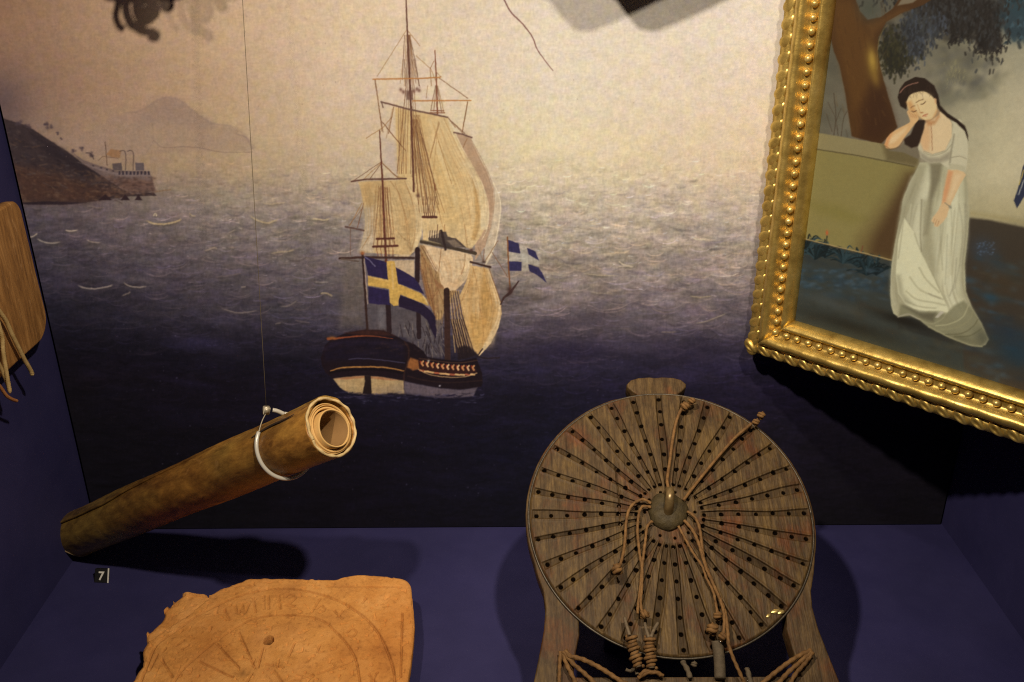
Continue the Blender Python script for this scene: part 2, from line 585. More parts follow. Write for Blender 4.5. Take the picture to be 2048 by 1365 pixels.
    for i in range(700):
        x, y = random.uniform(-10, 310), random.uniform(225, 410)
        ins = False
        for k_ in range(len(hp)):
            (ax, ay), (bx, by) = hp[k_], hp[(k_+1) % len(hp)]
            if (ay > y) != (by > y) and x < (bx-ax)*(y-ay)/(by-ay)+ax:
                ins = not ins
        if not ins:
            continue
        low = y > 330
        c = random.choice([(84, 58, 44), (96, 70, 52), (50, 36, 34), (70, 50, 42), (108, 84, 64)] if low else [(44, 35, 37), (62, 49, 47), (36, 28, 31), (76, 60, 54), (52, 43, 46)])
        cv.blob((x, y), (random.uniform(2, 7), random.uniform(1.0, 3.0)), c, random.uniform(0.25, 0.6), random.uniform(0.2, 0.7))
    # trees on the slope
    for (x, y, r) in ((318, 238, 9), (300, 220, 6), (375, 285, 5), (395, 320, 4), (530, 385, 6), (590, 420, 8), (480, 395, 6), (180, 235, 8), (120, 215, 9)):
        q = R3([(x, y)])[0]
        for k_ in range(7):
            cv.blob((q[0]+random.uniform(-r, r)*0.6, q[1]+random.uniform(-r, r)*0.5), (r*0.35, r*0.3), (70, 56, 58), 0.6)
    # fort
    cv.poly(R3([(465, 405), (540, 455), (640, 492), (760, 525), (970, 528), (985, 560), (1012, 662), (940, 668), (900, 680), (860, 668), (770, 630), (640, 545), (540, 480)]), (104, 85, 78), 0.92, 1.4)
    cv.poly(R3([(720, 580), (990, 590), (1012, 662), (860, 672), (790, 645)]), (96, 68, 56), 0.6, 5)
    cv.line(R3([(720, 590), (850, 608), (1000, 610)]), 1.0, (80, 54, 46), 0.6)
    cv.poly(R3([(500, 470), (640, 520), (760, 560), (985, 565), (975, 545), (760, 540), (640, 505)]), (122, 104, 98), 0.6, 1.5)
    for i in range(9):
        x = 770+i*24
        cv.poly(R3([(x, 530), (x+12, 530), (x+12, 552), (x, 552)]), (50, 42, 48), 0.9, 0.6)
    for i in range(150):
        q = R3([(random.uniform(640, 1005), random.uniform(560, 690))])[0]
        cv.blob(q, (random.uniform(2, 5), random.uniform(1.2, 2.6)), random.choice([(64, 46, 42), (84, 60, 50), (118, 88, 70), (74, 58, 52)]), 0.5)
    for x, y in ((650, 500), (690, 512), (730, 520), (600, 485)):
        cv.poly(R3([(x, y), (x+12, y+4), (x+12, y+16), (x, y+10)]), (58, 48, 52), 0.8, 0.6)
    cv.poly(R3([(730, 480), (790, 475), (795, 525), (735, 520)]), (70, 60, 62), 0.8, 1)
    cv.poly(R3([(880, 475), (935, 475), (938, 525), (882, 525)]), (72, 64, 70), 0.75, 1)
    cv.line(R3([(683, 340), (697, 490)]), 1.4, (80, 58, 45), 0.9)
    cv.poly(R3([(690, 420), (720, 385), (790, 395), (780, 440), (730, 440)]), (140, 98, 62), 0.7, 1.5)
    cv.line(R3([(640, 460), (670, 435), (720, 440), (770, 445)]), 1.2, (100, 72, 55), 0.8, 4)
    for x in (780, 830):
        cv.line(R3([(x, 400), (x+25, 395), (x+38, 425), (x+36, 520)]), 2.2, (95, 76, 66), 0.85, 4)
    cv.line(R3([(560, 410), (590, 415), (610, 450)]), 2.0, (62, 50, 48), 0.8, 4)
    for a, b, c in ((640, 730, 685), (785, 845, 815), (875, 925, 900)):
        cv.poly(R3([(a, 718), (c, 678), (b, 718)]), (46, 32, 34), 0.95, 1)
    cv.poly(R3([(130, 735), (300, 725), (560, 735), (420, 748), (180, 748)]), (40, 30, 34), 0.9, 1.5)
    cv.line(R3([(1010, 665), (1060, 655), (1110, 650)]), 2, (120, 88, 62), 0.7, soft=1.2)

    # waves: rows of hollow troughs with paler crests, larger towards the viewer
    def base_at(x, y):
        return cv.a[int(min(max(y-cv.y0, 0), cv.h-1)), int(min(max(x-cv.x0, 0), cv.w-1))]*255
    for i in range(5200):
        y = 318+772*random.random()**0.85
        x = random.uniform(-20, 1900)
        if x < 330 and y < 412:
            continue
        f = min(1.0, (y-300)/330)
        L = (8+46*f)*random.uniform(0.45, 1.35)
        base = base_at(x, y)
        fade = max(0.35, 1-max(0, (y-690)/420))
        kind = random.random()
        tilt = random.gauss(0, 0.10)*L
        sag = random.uniform(0.06, 0.20)*L
        arc = [(x-L/2, y-tilt/2), (x-L/4, y+sag*0.8-tilt/4), (x+L*0.05, y+sag), (x+L/3, y+sag*0.6+tilt/4), (x+L/2, y+tilt/2-sag*0.15)]
        if kind < 0.50:
            tint = random.choice([(1.0, 0.97, 0.92), (0.96, 0.95, 1.06), (1.02, 0.98, 0.95)])
            c = np.clip(base*(1+random.uniform(0.12, 0.42)*fade)*np.array(tint)+random.uniform(1, 6)*fade*min(1, base[0]/60), 0, 255)
            cv.line(arc, (0.6, random.uniform(1.2, 1.6+2.2*f), 1.6, 0.6), c, random.uniform(0.35, 0.75), 3, random.uniform(0.7, 1.5))
        elif kind < 0.86:
            c = np.clip(base*random.uniform(0.60, 0.86), 0, 255)*np.array(random.choice([(1, 1, 1), (0.95, 0.95, 1.08), (1.03, 0.97, 0.95)]))
            q = [(a, b+random.uniform(2, 5)*f) for a, b in arc]
            cv.line(q, (1.0, random.uniform(2.0, 3+5*f), 2.5, 0.8), c, random.uniform(0.25, 0.55), 3, random.uniform(1.5, 3.0))
        else:
            c = np.clip(base*random.uniform(1.06, 1.18), 0, 255)*np.array((0.98, 0.97, 1.08))
            cv.line(arc, random.uniform(4, 6+7*f), c, random.uniform(0.2, 0.4), 3, 3.0, 0.3)
    for i in range(130):                                 # dark hollows and violet banks near the viewer
        y = random.uniform(560, 1010)
        x = random.uniform(180, 1540)
        b = base_at(x, y)
        up = random.random() < 0.45
        cv.blob((x, y), (random.uniform(20, 75), random.uniform(5, 13)), np.clip(b*(1.35 if up else 0.62)+(np.array([2, 2, 7]) if up else 0), 0, 255), random.uniform(0.25, 0.5), random.uniform(-0.2, 0.2))
    for i in range(900):                                 # flecks of broken water
        y = random.uniform(430, 990)
        x = random.gauss(random.choice([300, 480, 620, 1080, 1200, 1400]), 130)
        b = base_at(x, y)
        L = random.uniform(2, 9)
        cv.line([(x, y), (x+L, y+random.uniform(-2, 2))], random.uniform(0.9, 1.6), np.clip(b*1.6+np.array([7, 6, 9]), 0, 220), random.uniform(0.15, 0.55))
    # foam crests
    R6 = zm(400, 400, 4.55)
    R7 = zm(1000, 340, 3.25)
    crest = [(R3([(940, 845), (1000, 870), (1080, 872), (1160, 852), (1180, 835)]), (175, 150, 112), 3.0, 0.9),
             (R3([(995, 825), (1010, 805), (1020, 825)]), (185, 165, 135), 2.5, 0.9),
             (R3([(1230, 800), (1250, 818), (1275, 822)]), (160, 138, 108), 2, 0.8),
             (R3([(185, 960), (220, 950), (245, 932)]), (150, 132, 115), 2.2, 0.9), (R3([(420, 912), (460, 918), (510, 912)]), (160, 142, 125), 2.2, 0.9),
             (R3([(240, 965), (270, 985), (330, 998), (400, 988)]), (140, 125, 112), 2.4, 0.9), (R3([(560, 975), (600, 990), (660, 995)]), (135, 118, 105), 2, 0.8),
             (R3([(500, 1268), (550, 1288), (620, 1293), (700, 1280), (740, 1265)]), (128, 114, 105), 2.6, 0.9), (R3([(800, 1250), (840, 1275), (900, 1284), (960, 1278)]), (130, 115, 104), 2.4, 0.85),
             (R3([(560, 755), (600, 758), (640, 768), (700, 762)]), (118, 100, 90), 1.8, 0.7), (R3([(790, 1340), (830, 1325), (850, 1310)]), (110, 96, 86), 2.6, 0.7), (R3([(200, 760), (240, 775), (280, 772)]), (92, 78, 74), 1.8, 0.7),
             (R6([(445, 140), (500, 175), (560, 200), (620, 210), (680, 190), (720, 170)]), (180, 156, 120), 2.8, 0.85), (R6([(560, 30), (640, 40), (720, 30), (790, 22)]), (178, 154, 122), 2.2, 0.7),
             (R6([(1000, 175), (1080, 178), (1130, 185), (1190, 170)]), (196, 172, 132), 2.6, 0.8), (R6([(30, 465), (80, 455), (130, 435), (160, 450)]), (150, 130, 112), 2.6, 0.7), (R6([(640, 490), (720, 475), (800, 470), (870, 450)]), (160, 140, 112), 2.8, 0.7),
             (R6([(190, 985), (260, 1010), (350, 1028), (440, 1022), (530, 1005)]), (112, 98, 92), 2.6, 0.8), (R6([(720, 970), (790, 968), (850, 940), (890, 910)]), (112, 98, 90), 2.4, 0.7), (R6([(370, 795), (420, 790)]), (140, 122, 110), 2.4, 0.7),
             (R6([(1090, 855), (1150, 850), (1210, 880)]), (165, 142, 108), 3, 0.7), (R6([(1040, 745), (1100, 752), (1180, 748)]), (140, 124, 112), 2.5, 0.6), (R6([(680, 1130), (740, 1118)]), (110, 96, 90), 2.2, 0.7), (R6([(260, 300), (330, 270)]), (165, 142, 120), 2.2, 0.6),
             (R6([(860, 1095), (930, 1110), (1010, 1120)]), (92, 80, 80), 2.2, 0.7), (R6([(130, 705), (260, 690), (400, 665)]), (112, 96, 90), 2.6, 0.5),
             (R7([(770, 590), (800, 615), (870, 632)]), (215, 192, 160), 2, 0.9), (R7([(760, 630), (810, 628), (870, 632)]), (200, 178, 148), 1.6, 0.7), (R7([(530, 672), (640, 685), (780, 690)]), (185, 164, 132), 2, 0.7),
             (R7([(1260, 1000), (1340, 985), (1420, 955), (1480, 930)]), (150, 132, 112), 2, 0.7), (R7([(580, 790), (640, 802), (720, 802)]), (170, 150, 124), 1.8, 0.6), (R7([(1230, 820), (1300, 828), (1380, 822)]), (172, 150, 116), 2, 0.7),
             (R7([(1040, 1055), (1150, 1055)]), (138, 118, 100), 2, 0.6)]
    for p, c, w, a in crest:
        cv.line([(x_, y_+2.5) for x_, y_ in p], w+2.5, tuple(v_*0.5 for v_ in c), 0.3, 5, 1.8, 0.2)
        cv.line(p, w*1.15, c, min(1, a*1.05), 5, 0.9, 0.15)
    for p, c, w in ((R7([(75, 955), (150, 965), (260, 960)]), (70, 58, 62), 3), (R7([(1200, 780), (1260, 800), (1350, 790), (1410, 765)]), (92, 78, 80), 4), (R7([(640, 810), (760, 825), (900, 800)]), (108, 94, 96), 5), (R7([(1090, 1000), (1140, 1015), (1200, 1000)]), (62, 50, 52), 3.5)):
        cv.line(p, w, c, 0.55, 5, 2.2, 0.2)
    for c, r, col, a in ((R7([(1150, 590)])[0], (30, 13), (128, 114, 112), 0.5), (R7([(640, 960)])[0], (40, 26), (72, 60, 66), 0.5), (R7([(380, 1000)])[0], (70, 22), (64, 54, 66), 0.5), (R7([(420, 1180)])[0], (120, 24), (34, 27, 48), 0.6), (R7([(1300, 1180)])[0], (110, 26), (42, 34, 52), 0.5)):
        cv.blob(c, r, col, a)
    for i in range(220):
        x, y = random.uniform(230, 1500), random.uniform(640, 1000)
        cv.blob((x, y), (random.uniform(0.7, 1.5),)*2, (92, 82, 104), random.uniform(0.1, 0.5))

    # ---------------------------------------------------------------- the ship
    A = zm(600, 0, 3.25)
    B = zm(600, 400, 3.25)
    C = zm(740, 120, 3.793)
    D = zm(680, 240, 4.55)
    H = zm(640, 640, 5.689)
    G = zm(830, 450, 5.057)
    Fl = zm(670, 470, 6.5)
    BR, OR, DK = (112, 68, 46), (186, 122, 66), (62, 40, 34)
    cv.poly(D([(380, 150), (520, 200), (520, 480), (400, 400)]), (190, 168, 155), 0.55, 12)
    cv.poly(Fl([(120, 345), (370, 345), (395, 1200), (60, 1210)]), (104, 90, 76), 0.55, 12)
    # head sails to the right, far ones first
    cv.poly(C([(930, 960), (965, 1000), (995, 1090), (990, 1200), (965, 1365), (930, 1480), (880, 1560), (860, 1365)]), (214, 190, 154), 0.75, 2.0)
    cv.line(C([(935, 930), (975, 1020), (990, 1100), (985, 1200), (955, 1365), (920, 1470), (870, 1560)]), 1.6, (236, 214, 176), 0.9, 5)
    cv.poly(C([(640, 548), (760, 590), (820, 720), (890, 850), (935, 980), (940, 1100), (915, 1260), (870, 1420), (800, 1520), (780, 1000), (700, 700)]), (186, 150, 116), 0.95, 1.0)
    cv.line(C([(765, 600), (830, 720), (895, 850), (938, 980), (942, 1100), (918, 1260), (870, 1420)]), 1.2, (160, 122, 92), 0.7, 4)
    # main topsail
    ms = C([(190, 362), (320, 385), (590, 437), (640, 540), (705, 680), (775, 800), (845, 925), (890, 1060), (902, 1180), (885, 1290)])+B([(1225, 110), (1180, 232), (1115, 320), (960, 285), (800, 270)])+C([(400, 1300), (330, 1000), (212, 900), (200, 600)])
    cv.poly(ms, (218, 184, 130), 1, 1.0)
    cv.poly(C([(190, 365), (320, 388), (440, 430), (420, 700), (400, 1000), (330, 900), (212, 890), (200, 600)]), (206, 170, 112), 0.6, 8)
    cv.poly(C([(440, 700), (600, 760), (700, 1000), (720, 1250), (600, 1330), (480, 1200), (440, 950)]), (212, 176, 116), 0.7, 22)
    cv.poly(C([(590, 440), (640, 540), (705, 680), (775, 800), (845, 925), (890, 1060), (902, 1180), (885, 1290), (840, 1290), (835, 1150), (800, 1000), (770, 900), (700, 760), (620, 580)]), (228, 202, 156), 0.85, 1.6)
    cv.poly(C([(775, 905), (815, 1000), (838, 1130), (835, 1260), (800, 1365), (770, 1365), (800, 1200), (795, 1060)]), (190, 146, 86), 0.75, 3)
    cv.line(C([(590, 440), (640, 540), (705, 680), (775, 800), (845, 925), (890, 1060), (902, 1180), (885, 1290), (850, 1365)]), 1.2, (240, 216, 172), 0.8, 4)
    cv.line(C([(560, 445), (640, 610), (720, 780), (790, 950), (820, 1100), (825, 1250), (790, 1365)]), 1.0, (176, 134, 84), 0.8, 4)
    cv.line(C([(690, 1120), (710, 1220), (735, 1330), (740, 1365)]), 1.0, (190, 146, 96), 0.8, 4)
    for i in range(70):
        x = random.uniform(210, 560)
        y = random.uniform(420, 1250)
        q = C([(x, y), (x+random.uniform(4, 22), y+random.uniform(40, 150))])
        cv.line(q, random.uniform(0.8, 1.8), random.choice([(232, 204, 150), (196, 156, 98), (188, 146, 92), (226, 190, 120)]), 0.4)
    # main course and yellow rigging field
    cv.poly(G([(45, 200), (260, 250), (420, 560), (430, 640), (300, 860), (225, 1060), (200, 900), (130, 780), (60, 420)]), (176, 136, 84), 0.85, 2)
    cv.poly(G([(80, 198), (260, 240), (560, 300), (572, 420), (530, 540), (430, 645), (380, 668), (300, 655), (255, 570), (240, 480), (180, 440)]), (216, 182, 138), 1, 1, 3)
    cv.poly(G([(500, 300), (565, 310), (572, 430), (520, 550), (480, 580), (500, 450)]), (226, 196, 152), 0.8, 3)
    cv.line(G([(505, 300), (500, 400), (470, 500)]), 1.3, (150, 100, 60), 0.8, 4)
    cv.blob(G([(400, 600)])[0], (16, 10), (192, 150, 104), 0.5)
    # fore course
    cv.poly(G([(565, 410), (740, 440), (800, 590), (862, 780), (876, 900), (842, 1040), (765, 1200), (650, 1328), (600, 1285), (560, 1180), (480, 900), (450, 720), (520, 570)]), (208, 168, 112), 1, 1)
    cv.poly(G([(580, 900), (680, 960), (690, 1200), (640, 1290), (580, 1220), (540, 1080)]), (196, 148, 78), 0.7, 9)
    cv.poly(G([(700, 440), (745, 640), (790, 800), (790, 950), (730, 1150), (680, 1260), (690, 1000), (660, 700)]), (182, 134, 70), 0.65, 5)
    cv.poly(G([(735, 440), (800, 590), (862, 780), (876, 900), (842, 1040), (765, 1200), (650, 1328), (700, 1200), (790, 1040), (830, 900), (800, 740), (760, 600)]), (222, 190, 142), 0.95, 1.6)
    for ln in ([(585, 430), (620, 560), (650, 700), (660, 850), (680, 950), (690, 1100), (680, 1200)], [(690, 420), (740, 600), (775, 760), (790, 900), (760, 1060)], [(560, 500), (540, 650), (480, 760)], [(640, 640), (655, 800), (650, 1000)]):
        cv.line(G(ln), 1.1, (158, 108, 58), 0.75, 4)
    # mizzen topsail
    cv.poly(D([(165, 565), (600, 545), (660, 650), (720, 760), (752, 900), (742, 1040), (700, 1170), (640, 1235), (470, 1225), (180, 1205), (232, 950), (215, 780), (190, 640)]), (202, 168, 116), 1, 1)
    cv.poly(D([(165, 1200), (235, 950), (225, 800), (310, 780), (320, 1100), (300, 1210)]), (190, 168, 140), 0.8, 6)
    cv.poly(D([(590, 560), (660, 650), (720, 760), (752, 900), (742, 1040), (700, 1170), (660, 1210), (690, 1000), (690, 850), (660, 720)]), (222, 192, 142), 0.9, 2)
    cv.poly(D([(200, 570), (420, 560), (430, 720), (330, 760), (210, 760)]), (190, 150, 96), 0.6, 6)
    for ln in ([(460, 560), (540, 680), (590, 850), (625, 1000), (640, 1200)], [(590, 560), (650, 720), (680, 880), (680, 1050), (650, 1200)], [(480, 970), (560, 1060), (640, 1130)], [(500, 570), (570, 800), (610, 1000), (620, 1150)]):
        cv.line(D(ln), 1.1, (150, 104, 62), 0.75, 4)
    # gaff sail behind the ensign
    cv.poly(Fl([(700, 335), (1030, 330), (1032, 560), (780, 420)]), (196, 166, 128), 0.95, 1)
    cv.poly(Fl([(770, 270), (960, 250), (980, 300), (760, 305)]), (214, 184, 136), 0.8, 1)

    def seams(L_, R_, n, cols, a):
        Lp, Rp = spline(L_, 8), spline(R_, 8)
        m2 = 40
        Lp, Rp = Lp[np.linspace(0, len(Lp)-1, m2).astype(int)], Rp[np.linspace(0, len(Rp)-1, m2).astype(int)]
        for i in range(n):
            f = (i+0.5+random.uniform(-0.3, 0.3))/n
            bulge = np.sin(np.linspace(0, math.pi, m2))[:, None]*np.array([random.uniform(-1, 2), 0])
            a0 = random.randint(0, 10)
            a1 = random.randint(28, 40)
            cv.line((Lp*(1-f)+Rp*f+bulge)[a0:a1:3], random.uniform(0.9, 2.2), random.choice(cols), a*random.uniform(0.5, 1), 0, random.uniform(0.6, 1.4), 0.1)
    warm = [(178, 134, 78), (236, 210, 160), (196, 152, 94), (168, 122, 74), (228, 198, 140)]
    seams(C([(320, 400), (380, 700), (450, 1000), (560, 1330)]), C([(590, 440), (700, 680), (850, 940), (880, 1290)]), 34, warm, 0.5)
    seams(C([(200, 380), (215, 620), (225, 880)]), C([(320, 400), (325, 700), (330, 980)]), 16, warm, 0.5)
    seams(C([(660, 570), (760, 760), (880, 1000), (870, 1360)]), C([(760, 590), (850, 780), (930, 1000), (915, 1260)]), 8, [(160, 124, 94), (204, 168, 130)], 0.5)
    seams(D([(190, 600), (235, 800), (240, 1000), (200, 1190)]), D([(600, 560), (730, 800), (745, 1000), (660, 1210)]), 36, [(162, 120, 72), (226, 196, 146), (186, 146, 92)], 0.5)
    seams(G([(90, 210), (240, 480), (300, 640)]), G([(560, 310), (560, 450), (430, 640)]), 20, warm, 0.45)
    seams(G([(570, 420), (480, 740), (600, 1270)]), G([(740, 445), (870, 880), (650, 1320)]), 30, [(164, 114, 58), (224, 186, 130), (180, 134, 72)], 0.5)
    for i in range(140):                                 # stains and thin patches in the sailcloth
        q = random.choice([C([(random.uniform(350, 850), random.uniform(450, 1300))])[0], D([(random.uniform(230, 720), random.uniform(600, 1180))])[0], G([(random.uniform(500, 840), random.uniform(480, 1200))])[0]])
        px_ = cv.a[int(q[1]-cv.y0), int(q[0]-cv.x0)]*255
        if px_[0] > 150 and px_[0]-px_[2] > 40:
            cv.blob(q, (random.uniform(3, 11), random.uniform(4, 16)), np.clip(px_*random.choice([0.88, 0.93, 1.05]), 0, 240), 0.4, random.uniform(-0.4, 0.4))
    # standing and running rigging
    rig = []
    rg = lambda f, *ls: rig.extend([f(l) for l in ls])
    rg(A, [(690, 200), (500, 500)], [(700, 200), (780, 300)], [(755, 365), (850, 450), (880, 520)], [(485, 520), (540, 860)], [(905, 510), (1090, 640)], [(885, 470), (915, 500)], [(1090, 665), (1055, 860)], [(960, 765), (1060, 870)],
       [(680, 230), (665, 520)], [(690, 230), (678, 560)], [(710, 230), (750, 400), (775, 560)], [(705, 230), (735, 380), (760, 520)], [(870, 400), (845, 450), (855, 560)], [(880, 560), (850, 720)], [(895, 560), (935, 730)], [(885, 560), (870, 720)], [(890, 560), (920, 730)],
       [(600, 710), (560, 900)], [(540, 800), (660, 950)], [(430, 900), (540, 830), (600, 760)], [(905, 800), (880, 900), (845, 1030)], [(900, 920), (985, 1195)], [(830, 560), (820, 640)], [(1085, 905), (1060, 960)])
    for i in range(4):
        rig.append(A([(640+i*14, 700), (645+i*14, 1130)]))
    for i in range(6):
        x0, x1 = 735+i*5, 770+i*26
        rig.append(A([(x0, 780), ((x0+x1)/2-2, 1000), (x1, 1330)]))
    rg(D, [(380, 380), (130, 550)], [(375, 390), (210, 545)], [(380, 390), (270, 540)], [(385, 390), (500, 510), (600, 540)], [(390, 400), (540, 540)], [(200, 760), (90, 960)], [(215, 760), (160, 980)], [(210, 800), (80, 965)], [(95, 990), (95, 1230)], [(270, 1050), (200, 1170)])
    for i in range(6):
        rig.append(D([(360+i*12, 620), (305+i*36, 1150)]))
    rg(G, [(60, 210), (220, 490)], [(90, 215), (215, 450)], [(265, 245), (240, 470)], [(50, 330), (130, 760)], [(30, 330), (120, 780)], [(70, 300), (200, 560), (290, 800)], [(100, 350), (150, 800)], [(220, 640), (150, 800)], [(240, 660), (140, 800)], [(780, 280), (940, 530)], [(745, 430), (870, 790)], [(700, 250), (690, 370)], [(640, 230), (690, 370)], [(840, 160), (700, 380)], [(300, 0), (300, 70)], [(230, 0), (225, 80)], [(500, 0), (530, 230)], [(560, 560), (430, 860)], [(460, 790), (390, 900)])
    for i in range(6):                                  # main shrouds, ratlines and backstays across the topsail
        rig.append(A([(700+i*3.6, 230), (690+i*10, 560), (630+i*30, 1130)]))
        rig.append(C([(330+i*9, 420), (345+i*20, 800), (375+i*38, 1160)]))
    for i in range(7):
        rig.append(D([(330+i*20, 600+i*3), (300+i*32, 1070)]))
        rig.append(D([(640+i*15, 20+i*14), (700+i*26, 560), (745+i*20, 840)]))
    for i in range(10):
        rig.append(G([(60+i*18, 260+i*30), (130+i*12, 780+i*14)]))
        rig.append(Fl([(1090+i*16, 330+i*40), (1190+i*14, 800+i*34)]))
    rg(C, [(40, 150), (90, 540)], [(90, 470), (270, 690)], [(180, 360), (140, 560)], [(520, 470), (455, 750)], [(510, 560), (470, 960), (560, 1290)], [(590, 440), (720, 560)], [(740, 310), (700, 540)], [(230, 180), (250, 0)], [(270, 200), (262, 0)], [(350, 180), (320, 0)], [(380, 210), (335, 0)])
    for p in rig:
        cv.line(p, random.uniform(1.1, 1.6), random.choice([(118, 74, 46), (136, 90, 52), (104, 66, 46), (160, 116, 70)]), random.uniform(0.55, 0.9))
    for i in range(9):
        cv.line(G([(350+i*11, 670), (405+i*22, 1290)]), 1.2 if i % 2 else 1.8, (78, 48, 34) if i % 2 else (186, 146, 92), 0.9)
    for i in range(7):
        cv.line(G([(215+i*14, 900-i*8), (215+i*10, 1120-i*20)]), 1.2, (196, 156, 96) if i % 2 else (120, 84, 52), 0.7)
    # masts
    cv.line(A([(690, 0), (697, 190), (712, 500), (722, 700), (740, 1245)]), (2.2, 3.2, 3.8, 4.2), (96, 56, 42), 0.97)
    cv.line(A([(686, -200), (690, 0)]), 2.0, (120, 72, 48), 0.9)
    cv.line(A([(877, 330), (885, 480), (893, 740)]), (1.8, 2.6, 3.2), (126, 70, 46), 0.95)
    cv.line(D([(360, 100), (375, 370), (387, 560), (405, 1000), (420, 1290)]), (2.0, 3.0, 4.0, 4.6, 5.2), (98, 52, 38), 0.97)
    # yards
    for p, w, c in ((A([(475, 517), (600, 514), (780, 512), (915, 503)]), 2.6, OR), (A([(735, 657), (1000, 655), (1112, 655)]), 2.6, OR), (A([(528, 664), (700, 710), (960, 764)]), 3.4, (112, 80, 66)), (A([(530, 668), (540, 700)]), 2.5, (112, 80, 66)),
                    (A([(960, 764), (1010, 830)]), 1.6, (150, 110, 78)), (A([(1000, 863), (1060, 875), (1118, 897)]), 3.0, (110, 78, 66)), (A([(335, 1182), (420, 1168), (690, 1162)]), 3.4, (96, 64, 52)),
                    (B([(295, 175), (415, 200)]), 3.6, (96, 70, 60)), (B([(258, 381), (420, 374), (740, 378)]), 4.4, DK), (B([(270, 385), (380, 400)]), 3.0, (92, 74, 62)), (B([(788, 272), (920, 298), (1140, 348)]), 6.4, (66, 52, 40)), (B([(790, 262), (930, 290)]), 2.0, (128, 110, 80)), (B([(1108, 404), (1238, 438)]), 4.0, DK)):
        cv.line(p, w, c, 0.97)
    for p in (A([(845, 735), (940, 735)]), A([(850, 720), (935, 722)])):
        cv.line(p, 2.4, (140, 88, 56), 0.9)
    for x, y in ((655, 585), (672, 600), (760, 580), (775, 590), (740, 595), (712, 610)):
        cv.blob(A([(x, y)])[0], (3.2, 4.0), (120, 80, 66), 0.85)
    cv.poly(A([(690, 590), (730, 590), (735, 650), (692, 650)]), (104, 70, 58), 0.7, 2)
    # tops with rails
    for (x0, y0, x1, y1, w) in ((335, 1085, 492, 1080, 4.2), (302, 1156, 522, 1146, 4.6), (755, 885, 876, 886, 5.0)):
        cv.line(D([(x0, y0), (x1, y1)]), w, (84, 44, 34), 0.97)
    for i in range(9):
        cv.line(D([(340+i*19, 1100), (338+i*20, 1138)]), 1.6, (222, 188, 140) if i % 2 else (98, 56, 42), 0.85)
        cv.line(D([(330+i*19, 1165), (345+i*17, 1240)]), 1.5, (206, 168, 116) if i % 2 else (120, 70, 46), 0.8)
    for i in range(6):
        cv.line(D([(770+i*18, 848), (768+i*18, 880)]), 1.6, (86, 50, 40), 0.9)
        cv.line(D([(760+i*22, 700), (762+i*16, 850)]), 1.3, (120, 82, 58), 0.8)
    cv.blob(D([(710, 690)])[0], (4, 4), (92, 58, 46), 0.9)
    cv.line(D([(855, 575), (870, 640)]), 3.0, (132, 82, 50), 0.9)
    cv.poly(G([(130, 130), (270, 70), (310, 70), (330, 120), (420, 140), (520, 230), (420, 230), (300, 230), (260, 190), (140, 160)]), (66, 54, 50), 0.92, 1)
    cv.poly(G([(320, 160), (400, 150), (480, 220), (400, 232)]), (140, 118, 96), 0.8, 2)
    for i in range(5):
        cv.line(G([(140+i*24, 60), (136+i*24, 128)]), 2.0, (226, 196, 152), 0.85)
        cv.line(G([(152+i*24, 60), (148+i*24, 130)]), 1.6, (70, 52, 48), 0.85)
    cv.line(G([(265, 60), (310, 250)]), 5.0, (50, 36, 34), 0.95)
    cv.blob(G([(695, 375)])[0], (3.4, 3.0), (66, 48, 42), 0.95)
    cv.blob(G([(570, 255)])[0], (5, 3.5), (80, 50, 44), 0.9)
    # lower masts
    cv.line(Fl([(1072, 190), (1070, 600)]), 9.5, (44, 27, 28), 0.97)
    cv.blob(Fl([(1075, 200)])[0], (6, 4), (44, 27, 28), 0.9)
    cv.line(G([(320, 665), (325, 860), (330, 1365)]), 11.5, (66, 42, 32), 0.97)
    cv.line(G([(320, 670), (322, 860)]), 12, (50, 32, 28), 0.9)
    cv.line(G([(328, 890), (330, 960)]), 3, (150, 104, 62), 0.6)
    for i in range(6):
        cv.line(G([(200+i*14, 560+i*10), (230+i*12, 640)]), 2.4, (140, 96, 62), 0.7)
    # shadowed rigging field above the deck
    cv.poly(Fl([(430, 890), (720, 920), (1000, 1000), (1300, 1060), (1320, 1380), (400, 1280)]), (84, 74, 74), 0.85, 2)
    cv.poly(Fl([(560, 930), (650, 930), (650, 1220), (570, 1220)]), (104, 96, 96), 0.7, 4)
    cv.poly(H([(900, 0), (1380, 0), (1400, 440), (1200, 420), (1000, 240)]), (88, 78, 78), 0.75, 3)
    for i in range(60):
        x = random.uniform(900, 1400)
        y = random.uniform(0, 330)
        cv.line(H([(x, y), (x+random.uniform(-30, 60), y+random.uniform(60, 150))]), random.uniform(1.0, 1.8), random.choice([(36, 26, 30), (36, 26, 30), (44, 32, 34), (122, 106, 92)]), 0.7)
    for i in range(26):
        cv.blob(H([(random.uniform(950, 1420), random.uniform(60, 430))])[0], (1.2, 1.6), (170, 156, 140), random.uniform(0.1, 0.5))
    for (a, b, c, d, w) in ((690, 900, 706, 1260, 10), (1085, 1000, 1092, 1330, 9)):
        cv.line(Fl([(a, b), (c, d)]), w, (40, 26, 28), 0.95)
    cv.line(G([(325, 860), (330, 1365)]), 11, (56, 36, 32), 0.9)
    for i in range(7):
        cv.line(H([(1490+i*24, 0), (1560+i*30, 330)]), 1.9, (42, 26, 24), 0.9)
        cv.line(H([(1500+i*24, 0), (1575+i*28, 330)]), 1.2, (190, 150, 98), 0.8)
    cv.poly(H([(1560, 320), (1640, 290), (1720, 320), (1800, 400), (1720, 430), (1570, 460)]), (34, 24, 26), 0.9, 3)
    cv.line(H([(1790, 420), (1900, 440), (2040, 430)]), 3.2, (38, 28, 32), 0.9)
    cv.line(H([(1800, 400), (1850, 330)]), 3, (60, 44, 38), 0.9)
